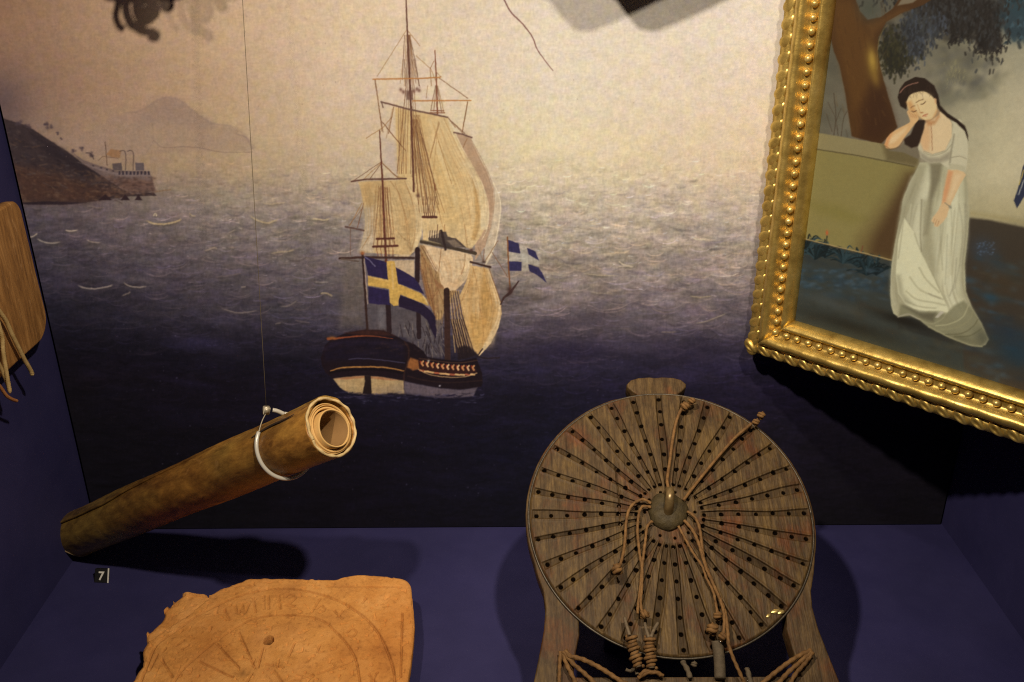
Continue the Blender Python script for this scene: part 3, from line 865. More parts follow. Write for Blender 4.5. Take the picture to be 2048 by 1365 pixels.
    # hull
    cv.poly(H([(10, 430), (55, 300), (120, 220), (300, 150), (520, 110), (720, 120), (860, 180), (960, 240), (1080, 280), (1180, 360), (1220, 425), (1400, 452), (1600, 470), (1780, 432), (1805, 500), (1842, 600), (1852, 720), (1830, 765), (1600, 795), (1350, 775), (1100, 725), (950, 695), (700, 645), (500, 633), (300, 655), (150, 672), (60, 600), (20, 520)]), (27, 17, 22), 1, 1.2)
    cv.poly(H([(150, 230), (600, 210), (880, 240), (960, 300), (960, 480), (600, 440), (60, 470), (40, 380)]), (24, 18, 32), 0.8, 8)
    cv.poly(H([(280, 150), (520, 112), (720, 122), (850, 180), (640, 180), (480, 175)]), (62, 34, 28), 0.8, 4)
    cv.line(H([(90, 215), (180, 212), (300, 200), (480, 184), (640, 190), (830, 216)]), (5, 4, 3, 3, 2, 1), (136, 68, 40), 0.9, 5)
    cv.blob(H([(140, 208)])[0], (8, 3.5), (150, 92, 44), 0.8)
    cv.line(H([(120, 582), (250, 547), (500, 536), (750, 545), (955, 582)]), (2, 3, 3, 3, 2), (170, 116, 58), 0.9, 5)
    cv.line(H([(330, 450), (450, 440), (700, 458), (965, 492)]), 1.8, (70, 64, 84), 0.8, 5)
    cv.poly(H([(1030, 430), (1120, 462), (1135, 560), (1060, 575), (990, 540), (1000, 480)]), (158, 96, 48), 0.85, 2.5)
    cv.poly(H([(1120, 462), (1300, 510), (1500, 535), (1760, 520), (1780, 600), (1500, 640), (1300, 615), (1130, 560)]), (52, 26, 24), 0.95, 1.2)
    for i in range(11):
        t = i/10
        x = 1160+t*580
        y = 492+110*t-58*t*t
        w = 1.0
        cv.line(H([(x-14, y-18), (x-4, y+14)]), 3.2, (128, 44, 28), 0.95)
        cv.line(H([(x+14, y-20), (x-2, y), (x+10, y+28)]), 3.6, (224, 176, 122) if i % 2 else (196, 136, 84), 0.9, 3)
        yb = 575+120*t-75*t*t
        cv.line(H([(x-24, yb), (x+18, yb+5)]), 3.6, (216, 168, 108) if i % 3 else (170, 90, 60), 0.9)
    cv.line(H([(1120, 560), (1200, 605), (1330, 640), (1520, 655), (1660, 645), (1785, 608)]), 2.0, (206, 160, 104), 0.7, 5)
    cv.blob(H([(1236, 462)])[0], (2.2, 2.2), (200, 190, 180), 0.9)
    cv.blob(H([(1362, 752)])[0], (1.8, 1.8), (190, 180, 180), 0.9)
    for i in range(40):
        t = i/39
        cv.blob(H([(90+860*t, 330+60*math.sin(t*3.1)*-0.6+random.uniform(-70, 90))])[0], (random.uniform(6, 16), random.uniform(2, 4)), random.choice([(38, 28, 44), (32, 22, 26), (22, 14, 20), (44, 30, 34)]), 0.35, -0.1)
    cv.line(H([(60, 330), (180, 275), (400, 250), (700, 262), (930, 310)]), 5, (40, 30, 46), 0.6, 5, 4)
    cv.line(H([(110, 600), (300, 575), (500, 565), (750, 575), (950, 610)]), 3, (14, 9, 12), 0.8, 5, 1.5)
    cv.line(H([(960, 250), (1010, 330), (1000, 480), (960, 600), (955, 690)]), 2.5, (60, 36, 28), 0.7, 4, 1.2)
    for i in range(16):
        x_ = 640+i*34
        cv.blob(H([(x_*1.0, 300+random.uniform(-40, 60))])[0], (3, 1.5), (58, 40, 36), 0.4)
    cv.line(H([(1130, 440), (1400, 478), (1600, 490), (1790, 462)]), 2.2, (70, 46, 36), 0.8, 4)
    cv.line(H([(1000, 640), (1200, 690), (1500, 715), (1840, 690)]), 2.0, (52, 34, 30), 0.7, 4, 1.2)
    # white bottom paint and rudder
    cv.poly(H([(150, 672), (300, 652), (500, 637), (700, 650), (950, 694), (965, 845), (800, 838), (700, 850), (560, 858), (330, 835), (230, 775)]), (168, 138, 94), 1, 1.6)
    cv.poly(H([(170, 676), (300, 655), (500, 640), (700, 652), (900, 688), (800, 690), (500, 660), (300, 680)]), (150, 92, 58), 0.7, 2)
    cv.poly(H([(600, 780), (950, 720), (965, 845), (700, 850)]), (142, 118, 92), 0.6, 8)
    cv.poly(H([(960, 700), (1100, 730), (1350, 778), (1600, 798), (1790, 770), (1745, 870), (1500, 895), (1300, 885), (960, 842)]), (94, 80, 84), 0.95, 2)
    cv.line(H([(962, 700), (955, 780), (985, 840)]), 2, (74, 60, 62), 0.8)
    cv.poly(H([(508, 636), (578, 636), (588, 855), (485, 842), (510, 700)]), (32, 22, 22), 1, 1.2)
    cv.poly(H([(300, 840), (600, 862), (800, 842), (1000, 850), (1300, 892), (1700, 890), (1900, 960), (1500, 1000), (500, 980), (200, 900)]), (22, 18, 32), 0.85, 7)
    for i in range(50):
        x = random.uniform(100, 1900)
        cv.blob(H([(x, 850+random.uniform(-30, 120))])[0], (random.uniform(2, 7), 1.2), (76, 70, 92), random.uniform(0.15, 0.5))
    for i in range(46):                                  # sea lapping the hull
        x_ = random.uniform(120, 1880)
        y_ = 846+random.uniform(-16, 46)-10*math.sin(x_/260)
        L_ = random.uniform(40, 150)
        cv.line(H([(x_, y_), (x_+L_*0.4, y_+12), (x_+L_, y_-4)]), random.uniform(1.2, 3.0), random.choice([(30, 24, 40), (22, 17, 28), (70, 62, 84), (46, 40, 58)]), random.uniform(0.4, 0.8), 3, 1.0, 0.2)
    # ensign
    pole = Fl([(358, 240), (375, 500), (400, 900), (420, 1230)])
    BL, YE = (42, 32, 62), (200, 156, 78)
    cv.poly(Fl([(380, 280), (640, 345), (668, 360), (692, 585), (430, 522)]), BL, 1, 0.8)
    cv.poly(Fl([(780, 418), (900, 480), (1035, 560), (1085, 630), (1165, 782), (1080, 730), (950, 680), (820, 632)]), BL, 1, 0.8)
    cv.poly(Fl([(430, 672), (600, 705), (692, 722), (716, 915), (560, 905), (440, 890)]), BL, 1, 0.8)
    cv.poly(Fl([(828, 778), (1000, 838), (1150, 908), (1245, 985), (1300, 1060), (1318, 1250), (1312, 1350), (1272, 1285), (1200, 1110), (1100, 1020), (830, 935)]), (36, 26, 44), 1, 0.8)
    cv.poly(Fl([(430, 530), (690, 588), (830, 640), (1000, 710), (1110, 760), (1190, 835), (1222, 930), (1120, 885), (850, 775), (690, 704), (430, 658)]), YE, 1, 0.8)
    cv.poly(Fl([(672, 342), (770, 342), (790, 430), (822, 640), (852, 775), (828, 850), (822, 920), (765, 928), (716, 882), (702, 700), (684, 520)]), YE, 1, 0.8)
    cv.line(Fl([(440, 545), (560, 575), (690, 605)]), 2, (224, 182, 112), 0.6)
    cv.line(Fl([(740, 380), (748, 560), (760, 700)]), 4, (214, 176, 116), 0.5)
    cv.line(Fl([(390, 290), (450, 330), (520, 410)]), 2.2, (150, 140, 160), 0.6)
    cv.line(Fl([(1150, 800), (1210, 900)]), 3, (206, 178, 130), 0.6)
    cv.line(pole, 4.6, (50, 32, 28), 0.97)
    cv.line(Fl([(378, 310), (395, 520), (425, 900)]), 2, (190, 160, 134), 0.75)
    cv.blob(Fl([(358, 238)])[0], (4.2, 3.8), (160, 92, 50), 1)
    # bow flag
    cv.poly(G([(950, 280), (1060, 290), (1140, 300), (1250, 360), (1260, 420), (1140, 400), (1080, 370), (950, 365)]), (178, 166, 146), 0.7, 2)
    cv.poly(G([(1058, 190), (1135, 230), (1150, 470), (1080, 470)]), (184, 172, 150), 0.6, 2)
    for q in ([(938, 150), (1050, 190), (1066, 292), (945, 272)], [(945, 368), (1078, 376), (1076, 466), (950, 466)], [(1133, 232), (1220, 270), (1254, 362), (1150, 302)], [(1145, 398), (1250, 432), (1290, 490), (1332, 588), (1240, 512), (1158, 470)]):
        cv.poly(G(q), (48, 42, 74), 0.97, 0.8)
    cv.line(G([(935, 125), (945, 400), (962, 650)]), 2.8, (128, 78, 44), 0.95)
    cv.line(G([(865, 805), (900, 735), (960, 690), (1052, 568)]), (3, 4, 6, 2), (64, 42, 38), 0.95)
    cv.blob(G([(958, 665)])[0], (5, 9), (66, 42, 38), 0.95)
    # long pennant
    cv.line([(985, -40), (1008, 0), (1022, 25), (1045, 48), (1065, 75), (1075, 100), (1095, 128), (1106, 142)], (2.6, 2.6, 2.2, 1.2), (112, 62, 56), 0.85, 6)
    # specks on the print
    for i in range(90):
        cv.blob((random.uniform(50, 1550), random.uniform(0, 420)), (1.0, 1.0), (120, 95, 85), random.uniform(0.2, 0.6))
    cv.finish(0.45, 7.0, 0.065, 300, 1.3)
    return cv

def build_mural():
    cv = paint_mural()
    def axis(lo, hi, fa, fb, fine, coarse):
        v = [lo]
        while v[-1] < hi:
            v.append(v[-1]+(fine if fa < v[-1] < fb else coarse))
        v[-1] = hi
        return np.array(v)
    x = axis(0.004, 0.997, 0.28, 0.56, 0.00062, 0.00082)
    z = axis(0.0015, 0.68, 0.12, 0.60, 0.00066, 0.0010)
    Xg, Zg = np.meshgrid(x, z, indexing='ij')
    P = np.stack([Xg, np.zeros_like(Xg), Zg], -1)
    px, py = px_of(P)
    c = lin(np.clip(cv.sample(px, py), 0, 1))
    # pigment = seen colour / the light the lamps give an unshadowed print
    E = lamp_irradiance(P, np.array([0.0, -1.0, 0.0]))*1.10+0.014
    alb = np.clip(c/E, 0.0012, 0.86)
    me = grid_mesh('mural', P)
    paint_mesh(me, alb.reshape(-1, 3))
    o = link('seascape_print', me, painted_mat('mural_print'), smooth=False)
    # thickness of the printed board
    bm = bmesh.new()
    box(bm, 0.004, 0.997, 0.0004, 0.0075, 0.0015, 0.68)
    k = link('backing_board', bm_mesh(bm, 'backing_board'), mottled('board_black', [(0.3, (0.012, 0.011, 0.013)), (0.7, (0.02, 0.018, 0.02))], 30), o, smooth=False)
    tag(o, 'wall-sized printed seascape of a sailing ship under blue and yellow flag', 'mural')
build_mural()

# ================================================================== FRAMED PORTRAIT
FC = np.array([0.7366, -0.03, 0.2407])                 # lower left outer corner of the frame's front
FW = np.array([math.sqrt(.5), -math.sqrt(.5), 0.0])    # along its width, across the corner of the case
FU = np.array([0.0, 0.0, 1.0])
FN = np.array([-math.sqrt(.5), -math.sqrt(.5), 0.0])   # towards the viewer
FWID, FHEI, FMLD = 0.364, 0.472, 0.0462
def fp(w, h, n):
    return FC+FW*w+FU*h+FN*n

def paint_portrait():
    cv = Canvas(1530, -260, 2420, 980)
    K = zm(1480, 0, 3.412)
    M = zm(1480, 380, 2.528)
    W1 = zm(1740, 130, 4.015)
    W2 = zm(1740, 400, 4.265)
    V = zm(1700, 0, 5.25)
    xs = [1560, 1640, 1720, 1820, 1920, 2000, 2060, 2400]
    ys = [-250, 0, 100, 200, 270, 350, 430, 520, 980]
    T = [[(70, 66, 56)]*8,
         [(78, 72, 58), (80, 74, 60), (84, 80, 66), (90, 84, 68), (100, 94, 78), (92, 94, 84), (70, 84, 84), (60, 76, 80)],
         [(82, 76, 60), (84, 78, 62), (96, 90, 74), (108, 100, 82), (128, 120, 96), (150, 140, 112), (150, 142, 114), (140, 134, 108)],
         [(92, 84, 66), (94, 86, 68), (108, 98, 80), (122, 112, 90), (150, 140, 110), (172, 160, 126), (176, 163, 130), (170, 158, 126)],
         [(98, 90, 70), (100, 92, 74), (112, 102, 84), (130, 118, 96), (160, 150, 118), (182, 169, 132), (182, 168, 133), (178, 164, 130)],
         [(110, 100, 72), (112, 100, 76), (120, 108, 86), (140, 128, 102), (172, 160, 124), (186, 172, 134), (184, 170, 134), (180, 166, 130)],
         [(118, 106, 70), (120, 108, 74), (120, 108, 78), (140, 128, 100), (160, 148, 110), (166, 152, 112), (160, 146, 108), (150, 138, 104)],
         [(46, 46, 42), (46, 46, 42), (46, 46, 42), (46, 46, 42), (46, 42, 36), (44, 40, 34), (44, 40, 34), (44, 40, 34)],
         [(40, 42, 36), (40, 42, 36), (40, 42, 36), (44, 44, 36), (44, 44, 38), (34, 44, 50), (30, 44, 52), (30, 44, 52)]]
    cv.table(xs, ys, T)
    X, Y = cv.X, cv.Y
    cv.a *= (1+0.10*fbm(X/60, Y/50, 41, 4)+0.06*fbm(X/7, Y/7, 45, 3))[..., None]
    # misty shrubs on the left
    for i in range(60):
        cv.blob((random.uniform(1630, 1710), random.uniform(120, 275)), (random.uniform(6, 16),)*2, random.choice([(88, 84, 66), (110, 104, 84), (76, 72, 58)]), 0.25)
    # soft mid foliage, middle distance
    for i in range(230):
        c = random.choice([(1000, 480), (1150, 620), (1280, 720), (1330, 880), (900, 620), (1400, 650), (1050, 800), (980, 980)])
        q = V([(c[0]+random.gauss(0, 110), c[1]+random.gauss(0, 70))])[0]
        cv.blob(q, (random.uniform(6, 15), random.uniform(5, 11)), random.choice([(92, 86, 68), (104, 98, 76), (84, 80, 68), (118, 110, 82), (96, 92, 84)]), 0.34, random.uniform(-1, 1))
    for i in range(60):
        q = V([(random.gauss(1090, 60), random.gauss(760, 70))])[0]
        cv.line([q, (q[0]+random.uniform(-4, 4), q[1]+random.uniform(4, 10))], 1.4, (142, 132, 92), 0.35)
    for q in ((1180, 1000), (1330, 1010), (1440, 950), (1500, 880), (1060, 1040), (1000, 1070)):
        cv.blob(V([q])[0], (16, 10), (122, 116, 92), 0.5)
    # blue green crown top right
    for i in range(420):
        x, y = random.uniform(1560, 2700), random.uniform(-1200, 560)
        if x < 1750 and y > 330+(x-1600):
            continue
        q = V([(x, y)])[0]
        L = random.uniform(5, 14)
        cv.line([q, (q[0]+random.uniform(-4, 5), q[1]+L)], random.uniform(3, 7), random.choice([(38, 54, 58), (46, 64, 68), (32, 44, 48), (54, 72, 76), (36, 40, 40)]), 0.75, soft=1.5)
    # dark leaf masses
    for (cx, cy, sx, sy, c, a) in ((1300, 150, 330, 150, (36, 31, 27), 1.2), (1460, 400, 130, 130, (32, 26, 23), 1.3), (1150, 320, 110, 90, (36, 31, 27), 1.1), (1000, 80, 280, 120, (40, 35, 32), 1.2), (700, 330, 170, 130, (52, 52, 52), 0.8), (690, 500, 90, 70, (44, 44, 44), 0.85), (430, 540, 120, 120, (50, 46, 32), 0.85), (480, 650, 80, 60, (46, 42, 28), 0.85), (420, 330, 110, 90, (62, 56, 44), 0.7), (880, 250, 120, 90, (60, 58, 58), 0.7), (1200, -200, 700, 180, (36, 33, 31), 1.3), (1750, 250, 130, 190, (44, 58, 62), 1.1), (1850, -50, 200, 200, (42, 60, 64), 1.2)):
        for k_ in range(24):
            cv.blob(V([(cx+random.gauss(0, sx*0.45), cy+random.gauss(0, sy*0.45))])[0], (sx/5.25*0.55, sy/5.25*0.55), c, a*0.5, 0, 1.6)
        for k_ in range(26):
            bx_, by_ = cx+random.gauss(0, sx*0.55), cy+random.gauss(0, sy*0.5)+sy*0.15
            cc = random.choice([c, tuple(int(v_*0.8) for v_ in c), tuple(int(v_*1.35) for v_ in c)])
            for j_ in range(11):
                an = random.uniform(-1.1, 1.1)
                L_ = random.uniform(18, 52)
                cv.line(V([(bx_, by_), (bx_+math.sin(an)*L_, by_+math.cos(an)*L_)]), (2.6, 1.8, 0.7), cc, 0.7, 0, 0.8)
    for (cx, cy, sx, sy, n, pal) in ((1300, 200, 210, 120, 330, 0), (1460, 430, 90, 90, 200, 0), (1150, 330, 70, 70, 110, 0), (1030, 130, 160, 90, 240, 0), (880, 260, 80, 90, 130, 1), (650, 290, 110, 110, 170, 1), (690, 480, 60, 90, 130, 1), (450, 560, 100, 100, 170, 2), (480, 660, 60, 60, 90, 2), (430, 430, 90, 80, 100, 2), (900, -80, 500, 90, 420, 0), (1350, -300, 500, 200, 600, 0)):
        P = [[(34, 29, 24), (28, 24, 21), (40, 35, 30), (46, 42, 38), (56, 56, 54)], [(46, 46, 46), (52, 54, 56), (38, 37, 36), (66, 70, 76), (58, 58, 54)], [(46, 42, 26), (40, 38, 26), (56, 52, 32), (34, 32, 26)]][pal]
        for i in range(n):
            q = V([(cx+random.gauss(0, sx), cy+random.gauss(0, sy))])[0]
            L = random.uniform(3, 9)
            cv.line([q, (q[0]+random.uniform(-3, 3), q[1]+L)], random.uniform(2.0, 4.6), random.choice(P), 0.75, soft=1.0)
    # trunk
    tr = K([(560, -700), (618, 0), (600, 200), (640, 350), (680, 450), (720, 650), (762, 932), (960, 985), (1075, 870), (1040, 750), (1000, 620), (962, 480), (938, 350), (945, 255), (1000, 150), (1100, 92), (1250, 35), (1400, -60), (1300, -120), (1080, 0), (1040, 60), (960, 120), (870, 135), (820, 80), (790, 0), (820, -400), (760, -700)])
    cv.poly(tr, (72, 46, 22), 1, 1.3)
    cv.poly(K([(640, 0), (760, 0), (830, 150), (900, 260), (880, 460), (900, 650), (860, 900), (790, 930), (740, 650), (690, 430), (640, 200)]), (92, 60, 26), 0.75, 14)
    cv.poly(K([(900, 560), (990, 620), (1060, 860), (960, 980), (820, 940), (800, 780)]), (56, 32, 18), 0.7, 16)
    cv.poly(K([(900, 250), (1000, 150), (1150, 70), (1100, 60), (960, 130), (860, 170)]), (96, 64, 30), 0.6, 8)
    cv.blob(K([(905, 430)])[0], (11, 30), (150, 118, 46), 0.85, -0.12)
    cv.blob(K([(900, 400)])[0], (6, 16), (168, 134, 58), 0.6, -0.1)
    cv.blob(K([(925, 540)])[0], (7, 16), (140, 106, 44), 0.5, -0.2)
    for i in range(70):
        q = K([(random.uniform(640, 1000), random.uniform(0, 900))])[0]
        cv.line([q, (q[0]+random.uniform(2, 7), q[1]+random.uniform(10, 30))], random.uniform(1, 2.4), random.choice([(58, 36, 18), (104, 72, 34), (84, 54, 26)]), 0.28, soft=1)
    cv.line(K([(1000, 175), (960, 240), (940, 330), (935, 480)]), 1.4, (130, 106, 58), 0.6, 5)
    cv.poly(K([(1075, 40), (1100, 0), (1180, -60), (1260, -40), (1180, 20)]), (128, 116, 92), 0.8, 2)
    cv.blob(K([(880, 60)])[0], (20, 22), (70, 72, 58), 0.7)
    # bare sapling
    for ln, w in (([(640, 925), (655, 800), (640, 640)], 1.8), ([(650, 800), (600, 700)], 1.2), ([(655, 830), (690, 740)], 1.2), ([(690, 930), (705, 820), (730, 760)], 1.5), ([(670, 930), (660, 860)], 1.3), ([(628, 900), (590, 780)], 1.2)):
        cv.line(K(ln), w, (70, 56, 40), 0.8, 4)
    # plinth
    top = K([(470, 898), (512, 905), (990, 985), (1225, 1040), (1215, 1135), (500, 1015), (470, 1010)])
    cv.poly(top, (134, 120, 80), 1, 1)
    cv.poly(K([(970, 985), (1225, 1040), (1215, 1135), (1000, 1100)]), (92, 78, 48), 0.75, 7)
    front = K([(460, 1008), (500, 1015), (1210, 1138), (1150, 1250)])+M([(800, 150), (770, 360), (320, 247), (280, 240)])
    cv.poly(front, (130, 116, 66), 1, 1)
    cv.poly(M([(330, 60), (500, 80), (640, 150), (560, 170), (400, 120)]), (118, 106, 50), 0.5, 14)
    cv.poly(M([(830, -90), (900, -100), (850, 120), (800, 380), (575, 330), (600, 250), (720, 80)]), (96, 76, 44), 0.75, 26)
    cv.poly(M([(850, -70), (900, -90), (840, 120), (790, 370), (650, 330), (680, 240), (770, 80)]), (74, 52, 30), 0.85, 16)
    cv.line(K([(500, 1017), (800, 1062), (1190, 1140)]), 2.2, (84, 72, 44), 0.95)
    # ground
    cv.poly(M([(200, 230), (320, 250), (500, 296), (770, 360), (800, 700), (1500, 900), (1500, 1700), (150, 1700)]), (54, 56, 49), 0.95, 3)
    cv.poly(M([(1140, 140), (1250, 150), (1440, 190), (2400, 330), (2400, 1600), (1150, 1600), (1120, 500)]), (58, 49, 38), 0.97, 4)
    cv.line(M([(1160, 118), (1290, 138), (1440, 168)]), 10, (150, 134, 90), 0.6, soft=5)
    for i in range(520):
        x, y = random.uniform(270, 1440), random.uniform(330, 1090)
        if y < 0.36*x+90 and 1150 > x:
            continue
        blue = (x > 1120 and random.random() < 0.6) or (x < 760 and y < 560)
        c = random.choice([(42, 56, 60), (52, 66, 72), (64, 76, 80), (40, 46, 48)] if blue else [(60, 57, 44), (70, 65, 50), (48, 47, 38), (62, 63, 54), (58, 49, 36)])
        q = M([(x, y)])[0]
        cv.blob(q, (random.uniform(5, 16), random.uniform(3, 7)), c, 0.4, 0.25)
    for q, r, c, a in ((M([(1230, 300)])[0], (26, 22), (50, 62, 74), 0.6), (M([(1320, 400)])[0], (34, 14), (52, 64, 68), 0.45), (M([(1270, 545)])[0], (18, 10), (34, 60, 72), 0.7), (M([(1330, 470)])[0], (40, 22), (66, 52, 34), 0.5), (M([(1350, 720)])[0], (60, 26), (34, 46, 56), 0.6), (M([(1400, 830)])[0], (50, 30), (28, 50, 62), 0.7), (M([(450, 570)])[0], (70, 12), (74, 76, 70), 0.5), (M([(560, 690)])[0], (90, 12), (34, 30, 22), 0.7), (M([(820, 660)])[0], (60, 10), (28, 24, 18), 0.8), (M([(700, 800)])[0], (120, 24), (52, 52, 38), 0.5), (M([(1000, 880)])[0], (110, 18), (52, 54, 46), 0.5)):
        cv.blob(q, r, c, a, 0.3)
    for i in range(40):
        q = M([(random.uniform(1200, 1290), random.uniform(260, 330))])[0]
        cv.blob(q, (1.6, 1.3), (84, 100, 118), 0.5)
    # plants at the plinth's foot
    for cx, cy in ((430, 300), (600, 350), (335, 275), (690, 390), (520, 330), (380, 310), (640, 390)):
        for i in range(26):
            a = random.uniform(-1.4, 1.4)
            L = random.uniform(50, 120)
            q = M([(cx, cy+40), (cx+math.sin(a)*L*0.6, cy+40-math.cos(a)*L*0.8), (cx+math.sin(a)*L*1.1, cy+40-math.cos(a)*L*0.7)])
            cv.line(q, (3.4, 3.0, 1.0), random.choice([(24, 34, 34), (32, 46, 48), (20, 27, 27), (44, 60, 62)]), 0.9, 4)
    for i in range(120):
        q = M([(random.uniform(300, 740), random.uniform(400, 500))])[0]
        cv.blob(q, (random.uniform(3, 8), random.uniform(2, 4)), random.choice([(50, 66, 74), (68, 84, 92), (40, 52, 56)]), 0.5)
    cv.blob(M([(440, 218)])[0], (2.6, 5), (182, 84, 44), 0.95)
    cv.line(M([(440, 235), (436, 280)]), 2.4, (40, 44, 34), 0.9)
    cv.line(M([(620, 285), (612, 320)]), 2.2, (110, 62, 40), 0.8)
    cv.line(M([(318, 246), (500, 290), (660, 328), (765, 356)]), 2.4, (160, 136, 88), 0.9)
    cv.line(M([(318, 250), (500, 295), (660, 333)]), 1.2, (84, 66, 40), 0.7)
    cv.blob(M([(900, 905)])[0], (60, 10), (36, 34, 26), 0.7, 0.25)
    # ------------------------------------------------ the woman
    dress = W1([(400, 785), (560, 775), (650, 770), (760, 840), (785, 1000), (790, 1180)])+W2([(852, 60), (835, 300), (808, 550), (818, 780), (870, 920), (950, 1050), (1012, 1190), (985, 1240), (950, 1252), (850, 1240), (660, 1165), (500, 1085), (430, 1030), (340, 985), (240, 1000), (200, 970), (180, 900), (172, 800), (182, 560), (215, 350), (268, 100)])+W1([(262, 1080), (320, 940), (375, 840)])
    cv.poly(dress, (172, 164, 128), 1, 1.2)
    cv.poly(W1([(330, 900), (470, 860), (480, 1000), (450, 1200), (420, 1365), (230, 1365), (260, 1100)]), (172, 164, 132), 0.8, 7)
    cv.poly(W2([(560, 0), (830, 0), (830, 300), (800, 560), (800, 760), (640, 800), (560, 640), (540, 300)]), (182, 174, 138), 0.85, 9)
    Lb = spline(W1([(385, 800), (330, 940), (262, 1100)])+W2([(240, 180), (215, 350), (184, 560), (176, 800), (235, 985)]), 10)
    Rb = spline(W1([(765, 850), (785, 1000), (790, 1180)])+W2([(850, 60), (833, 300), (808, 550), (818, 780), (920, 1010)]), 10)
    m_ = min(len(Lb), len(Rb))
    Lb, Rb = Lb[np.linspace(0, len(Lb)-1, m_).astype(int)], Rb[np.linspace(0, len(Rb)-1, m_).astype(int)]
    cv.poly(np.vstack([Lb, Lb[::-1]*0.82+Rb[::-1]*0.18]), (150, 141, 108), 0.7, 7)
    cv.poly(np.vstack([Lb*0.78+Rb*0.22, Lb[::-1]*0.6+Rb[::-1]*0.4]), (204, 196, 158), 0.7, 9)
    cv.poly(np.vstack([Lb*0.33+Rb*0.67, Lb[::-1]*0.12+Rb[::-1]*0.88]), (206, 198, 160), 0.75, 9)
    cv.poly(np.vstack([Lb*0.05+Rb*0.95, Rb[::-1]]), (146, 137, 104), 0.7, 4)
    for i in range(90):
        f = random.random()
        a_ = random.randint(0, m_-12)
        b_ = min(m_-1, a_+random.randint(10, 40))
        ln = Lb[a_:b_]*(1-f)+Rb[a_:b_]*f+np.array([random.uniform(-2, 2), 0])
        cv.line(ln, random.uniform(1.2, 3.4), random.choice([(204, 196, 162), (128, 118, 88), (142, 132, 100), (196, 188, 156)]), random.uniform(0.18, 0.42), 0, 1.8, 0.3)
    cv.poly(W1([(480, 790), (585, 790), (560, 930), (505, 1080), (465, 1365), (432, 1365), (465, 1150), (485, 960)]), (112, 102, 76), 0.85, 6)
    cv.poly(W2([(440, 0), (500, 0), (520, 250), (560, 600), (540, 660), (450, 460)]), (150, 141, 108), 0.7, 9)
    # sheer train
    cv.poly(W2([(260, 890), (420, 950), (560, 960), (650, 970), (720, 900), (800, 860), (870, 930), (950, 1050), (1012, 1190), (950, 1252), (850, 1240), (660, 1165), (500, 1085), (430, 1030), (340, 985), (240, 1000)]), (118, 112, 82), 0.8, 4)
    cv.blob(W2([(960, 1180)])[0], (16, 22), (60, 60, 48), 0.55, -0.5)
    cv.blob(W2([(800, 1190)])[0], (30, 8), (84, 80, 58), 0.5, 0.3)
    cv.poly(W2([(285, 905), (420, 960), (560, 965), (540, 1040), (440, 1010)]), (82, 74, 56), 0.7, 6)
    for ln, c in (([(560, 1075), (680, 1060), (790, 1000), (840, 900)], (176, 168, 126)), ([(600, 1110), (740, 1090), (850, 1020), (880, 950)], (138, 130, 94)), ([(640, 1150), (780, 1140), (880, 1080), (920, 1020)], (92, 86, 60)), ([(500, 1085), (660, 1165), (850, 1240), (955, 1252)], (164, 154, 112)), ([(720, 1170), (850, 1160), (950, 1100)], (88, 84, 58)), ([(420, 1015), (520, 1060), (610, 1020), (650, 970)], (150, 142, 108)), ([(240, 1000), (330, 975), (420, 1020)], (164, 152, 128))):
        cv.line(W2(ln), 2.0, c, 0.7, 5, 1.2)
    # turned-up overskirt
    over = W2([(290, 150), (370, 270), (410, 390), (460, 490), (555, 690), (632, 855), (670, 945), (660, 962), (600, 946), (480, 946), (380, 930), (300, 890), (240, 800), (218, 640), (240, 350)])
    cv.poly(over, (204, 196, 156), 0.97, 1.2)
    cv.poly(W2([(220, 640), (260, 640), (290, 800), (380, 900), (300, 890), (240, 800)]), (150, 142, 110), 0.7, 6)
    for ln, c, w in (([(380, 290), (430, 430), (540, 650), (640, 860)], (146, 138, 104), 1.6), ([(420, 580), (480, 680), (590, 790)], (154, 146, 112), 3.0), ([(340, 660), (430, 770), (600, 840)], (160, 152, 116), 3.0), ([(310, 780), (400, 850), (560, 880), (640, 900)], (156, 148, 114), 3.0), ([(300, 860), (420, 910), (560, 925)], (148, 140, 108), 2.4), ([(500, 800), (570, 830), (620, 850)], (140, 130, 104), 2.2)):
        cv.line(W2(ln), w, c, 0.65, 5, 1.6)
    cv.poly(W2([(600, 948), (635, 955), (580, 1008), (555, 1005)]), (176, 166, 142), 0.9, 1)
    for ln, c in (([(610, 60), (600, 300), (620, 600)], (150, 142, 110)), ([(690, 40), (700, 300), (690, 640)], (158, 150, 116)), ([(760, 40), (790, 260), (770, 520), (720, 760)], (146, 138, 110)), ([(810, 40), (812, 300), (786, 560)], (138, 130, 104)), ([(660, 300), (650, 560), (640, 720)], (150, 144, 114)), ([(740, 500), (720, 700), (680, 820)], (134, 126, 100)), ([(300, 60), (270, 300), (240, 500)], (140, 130, 100)), ([(350, 40), (330, 200)], (196, 188, 150)), ([(440, 0), (430, 300), (440, 440)], (104, 94, 68))):
        cv.line(W2(ln), 2.2, c, 0.55, 5, 1.5)
    # left sleeve in shade, bodice, right sleeve
    cv.poly(W1([(150, 690), (215, 665), (275, 625), (385, 660), (400, 730), (390, 760), (270, 705)]), (112, 100, 78), 0.95, 2)
    cv.poly(W1([(380, 640), (400, 600), (430, 690), (500, 722), (600, 695), (650, 600), (668, 480), (640, 420), (725, 440), (772, 525), (788, 660), (782, 770), (768, 868), (700, 840), (630, 835), (560, 785), (480, 792), (405, 745)]), (188, 177, 142), 1, 1.5)
    cv.poly(W1([(395, 690), (470, 745), (560, 745), (650, 690), (640, 760), (560, 788), (480, 792), (410, 750)]), (134, 122, 98), 0.7, 5)
    cv.line(W1([(430, 700), (500, 728), (600, 700), (655, 640)]), 1.6, (150, 138, 106), 0.8, 5)
    cv.line(W1([(675, 560), (655, 680), (640, 800)]), 3, (128, 118, 92), 0.75, 4, 1.5)
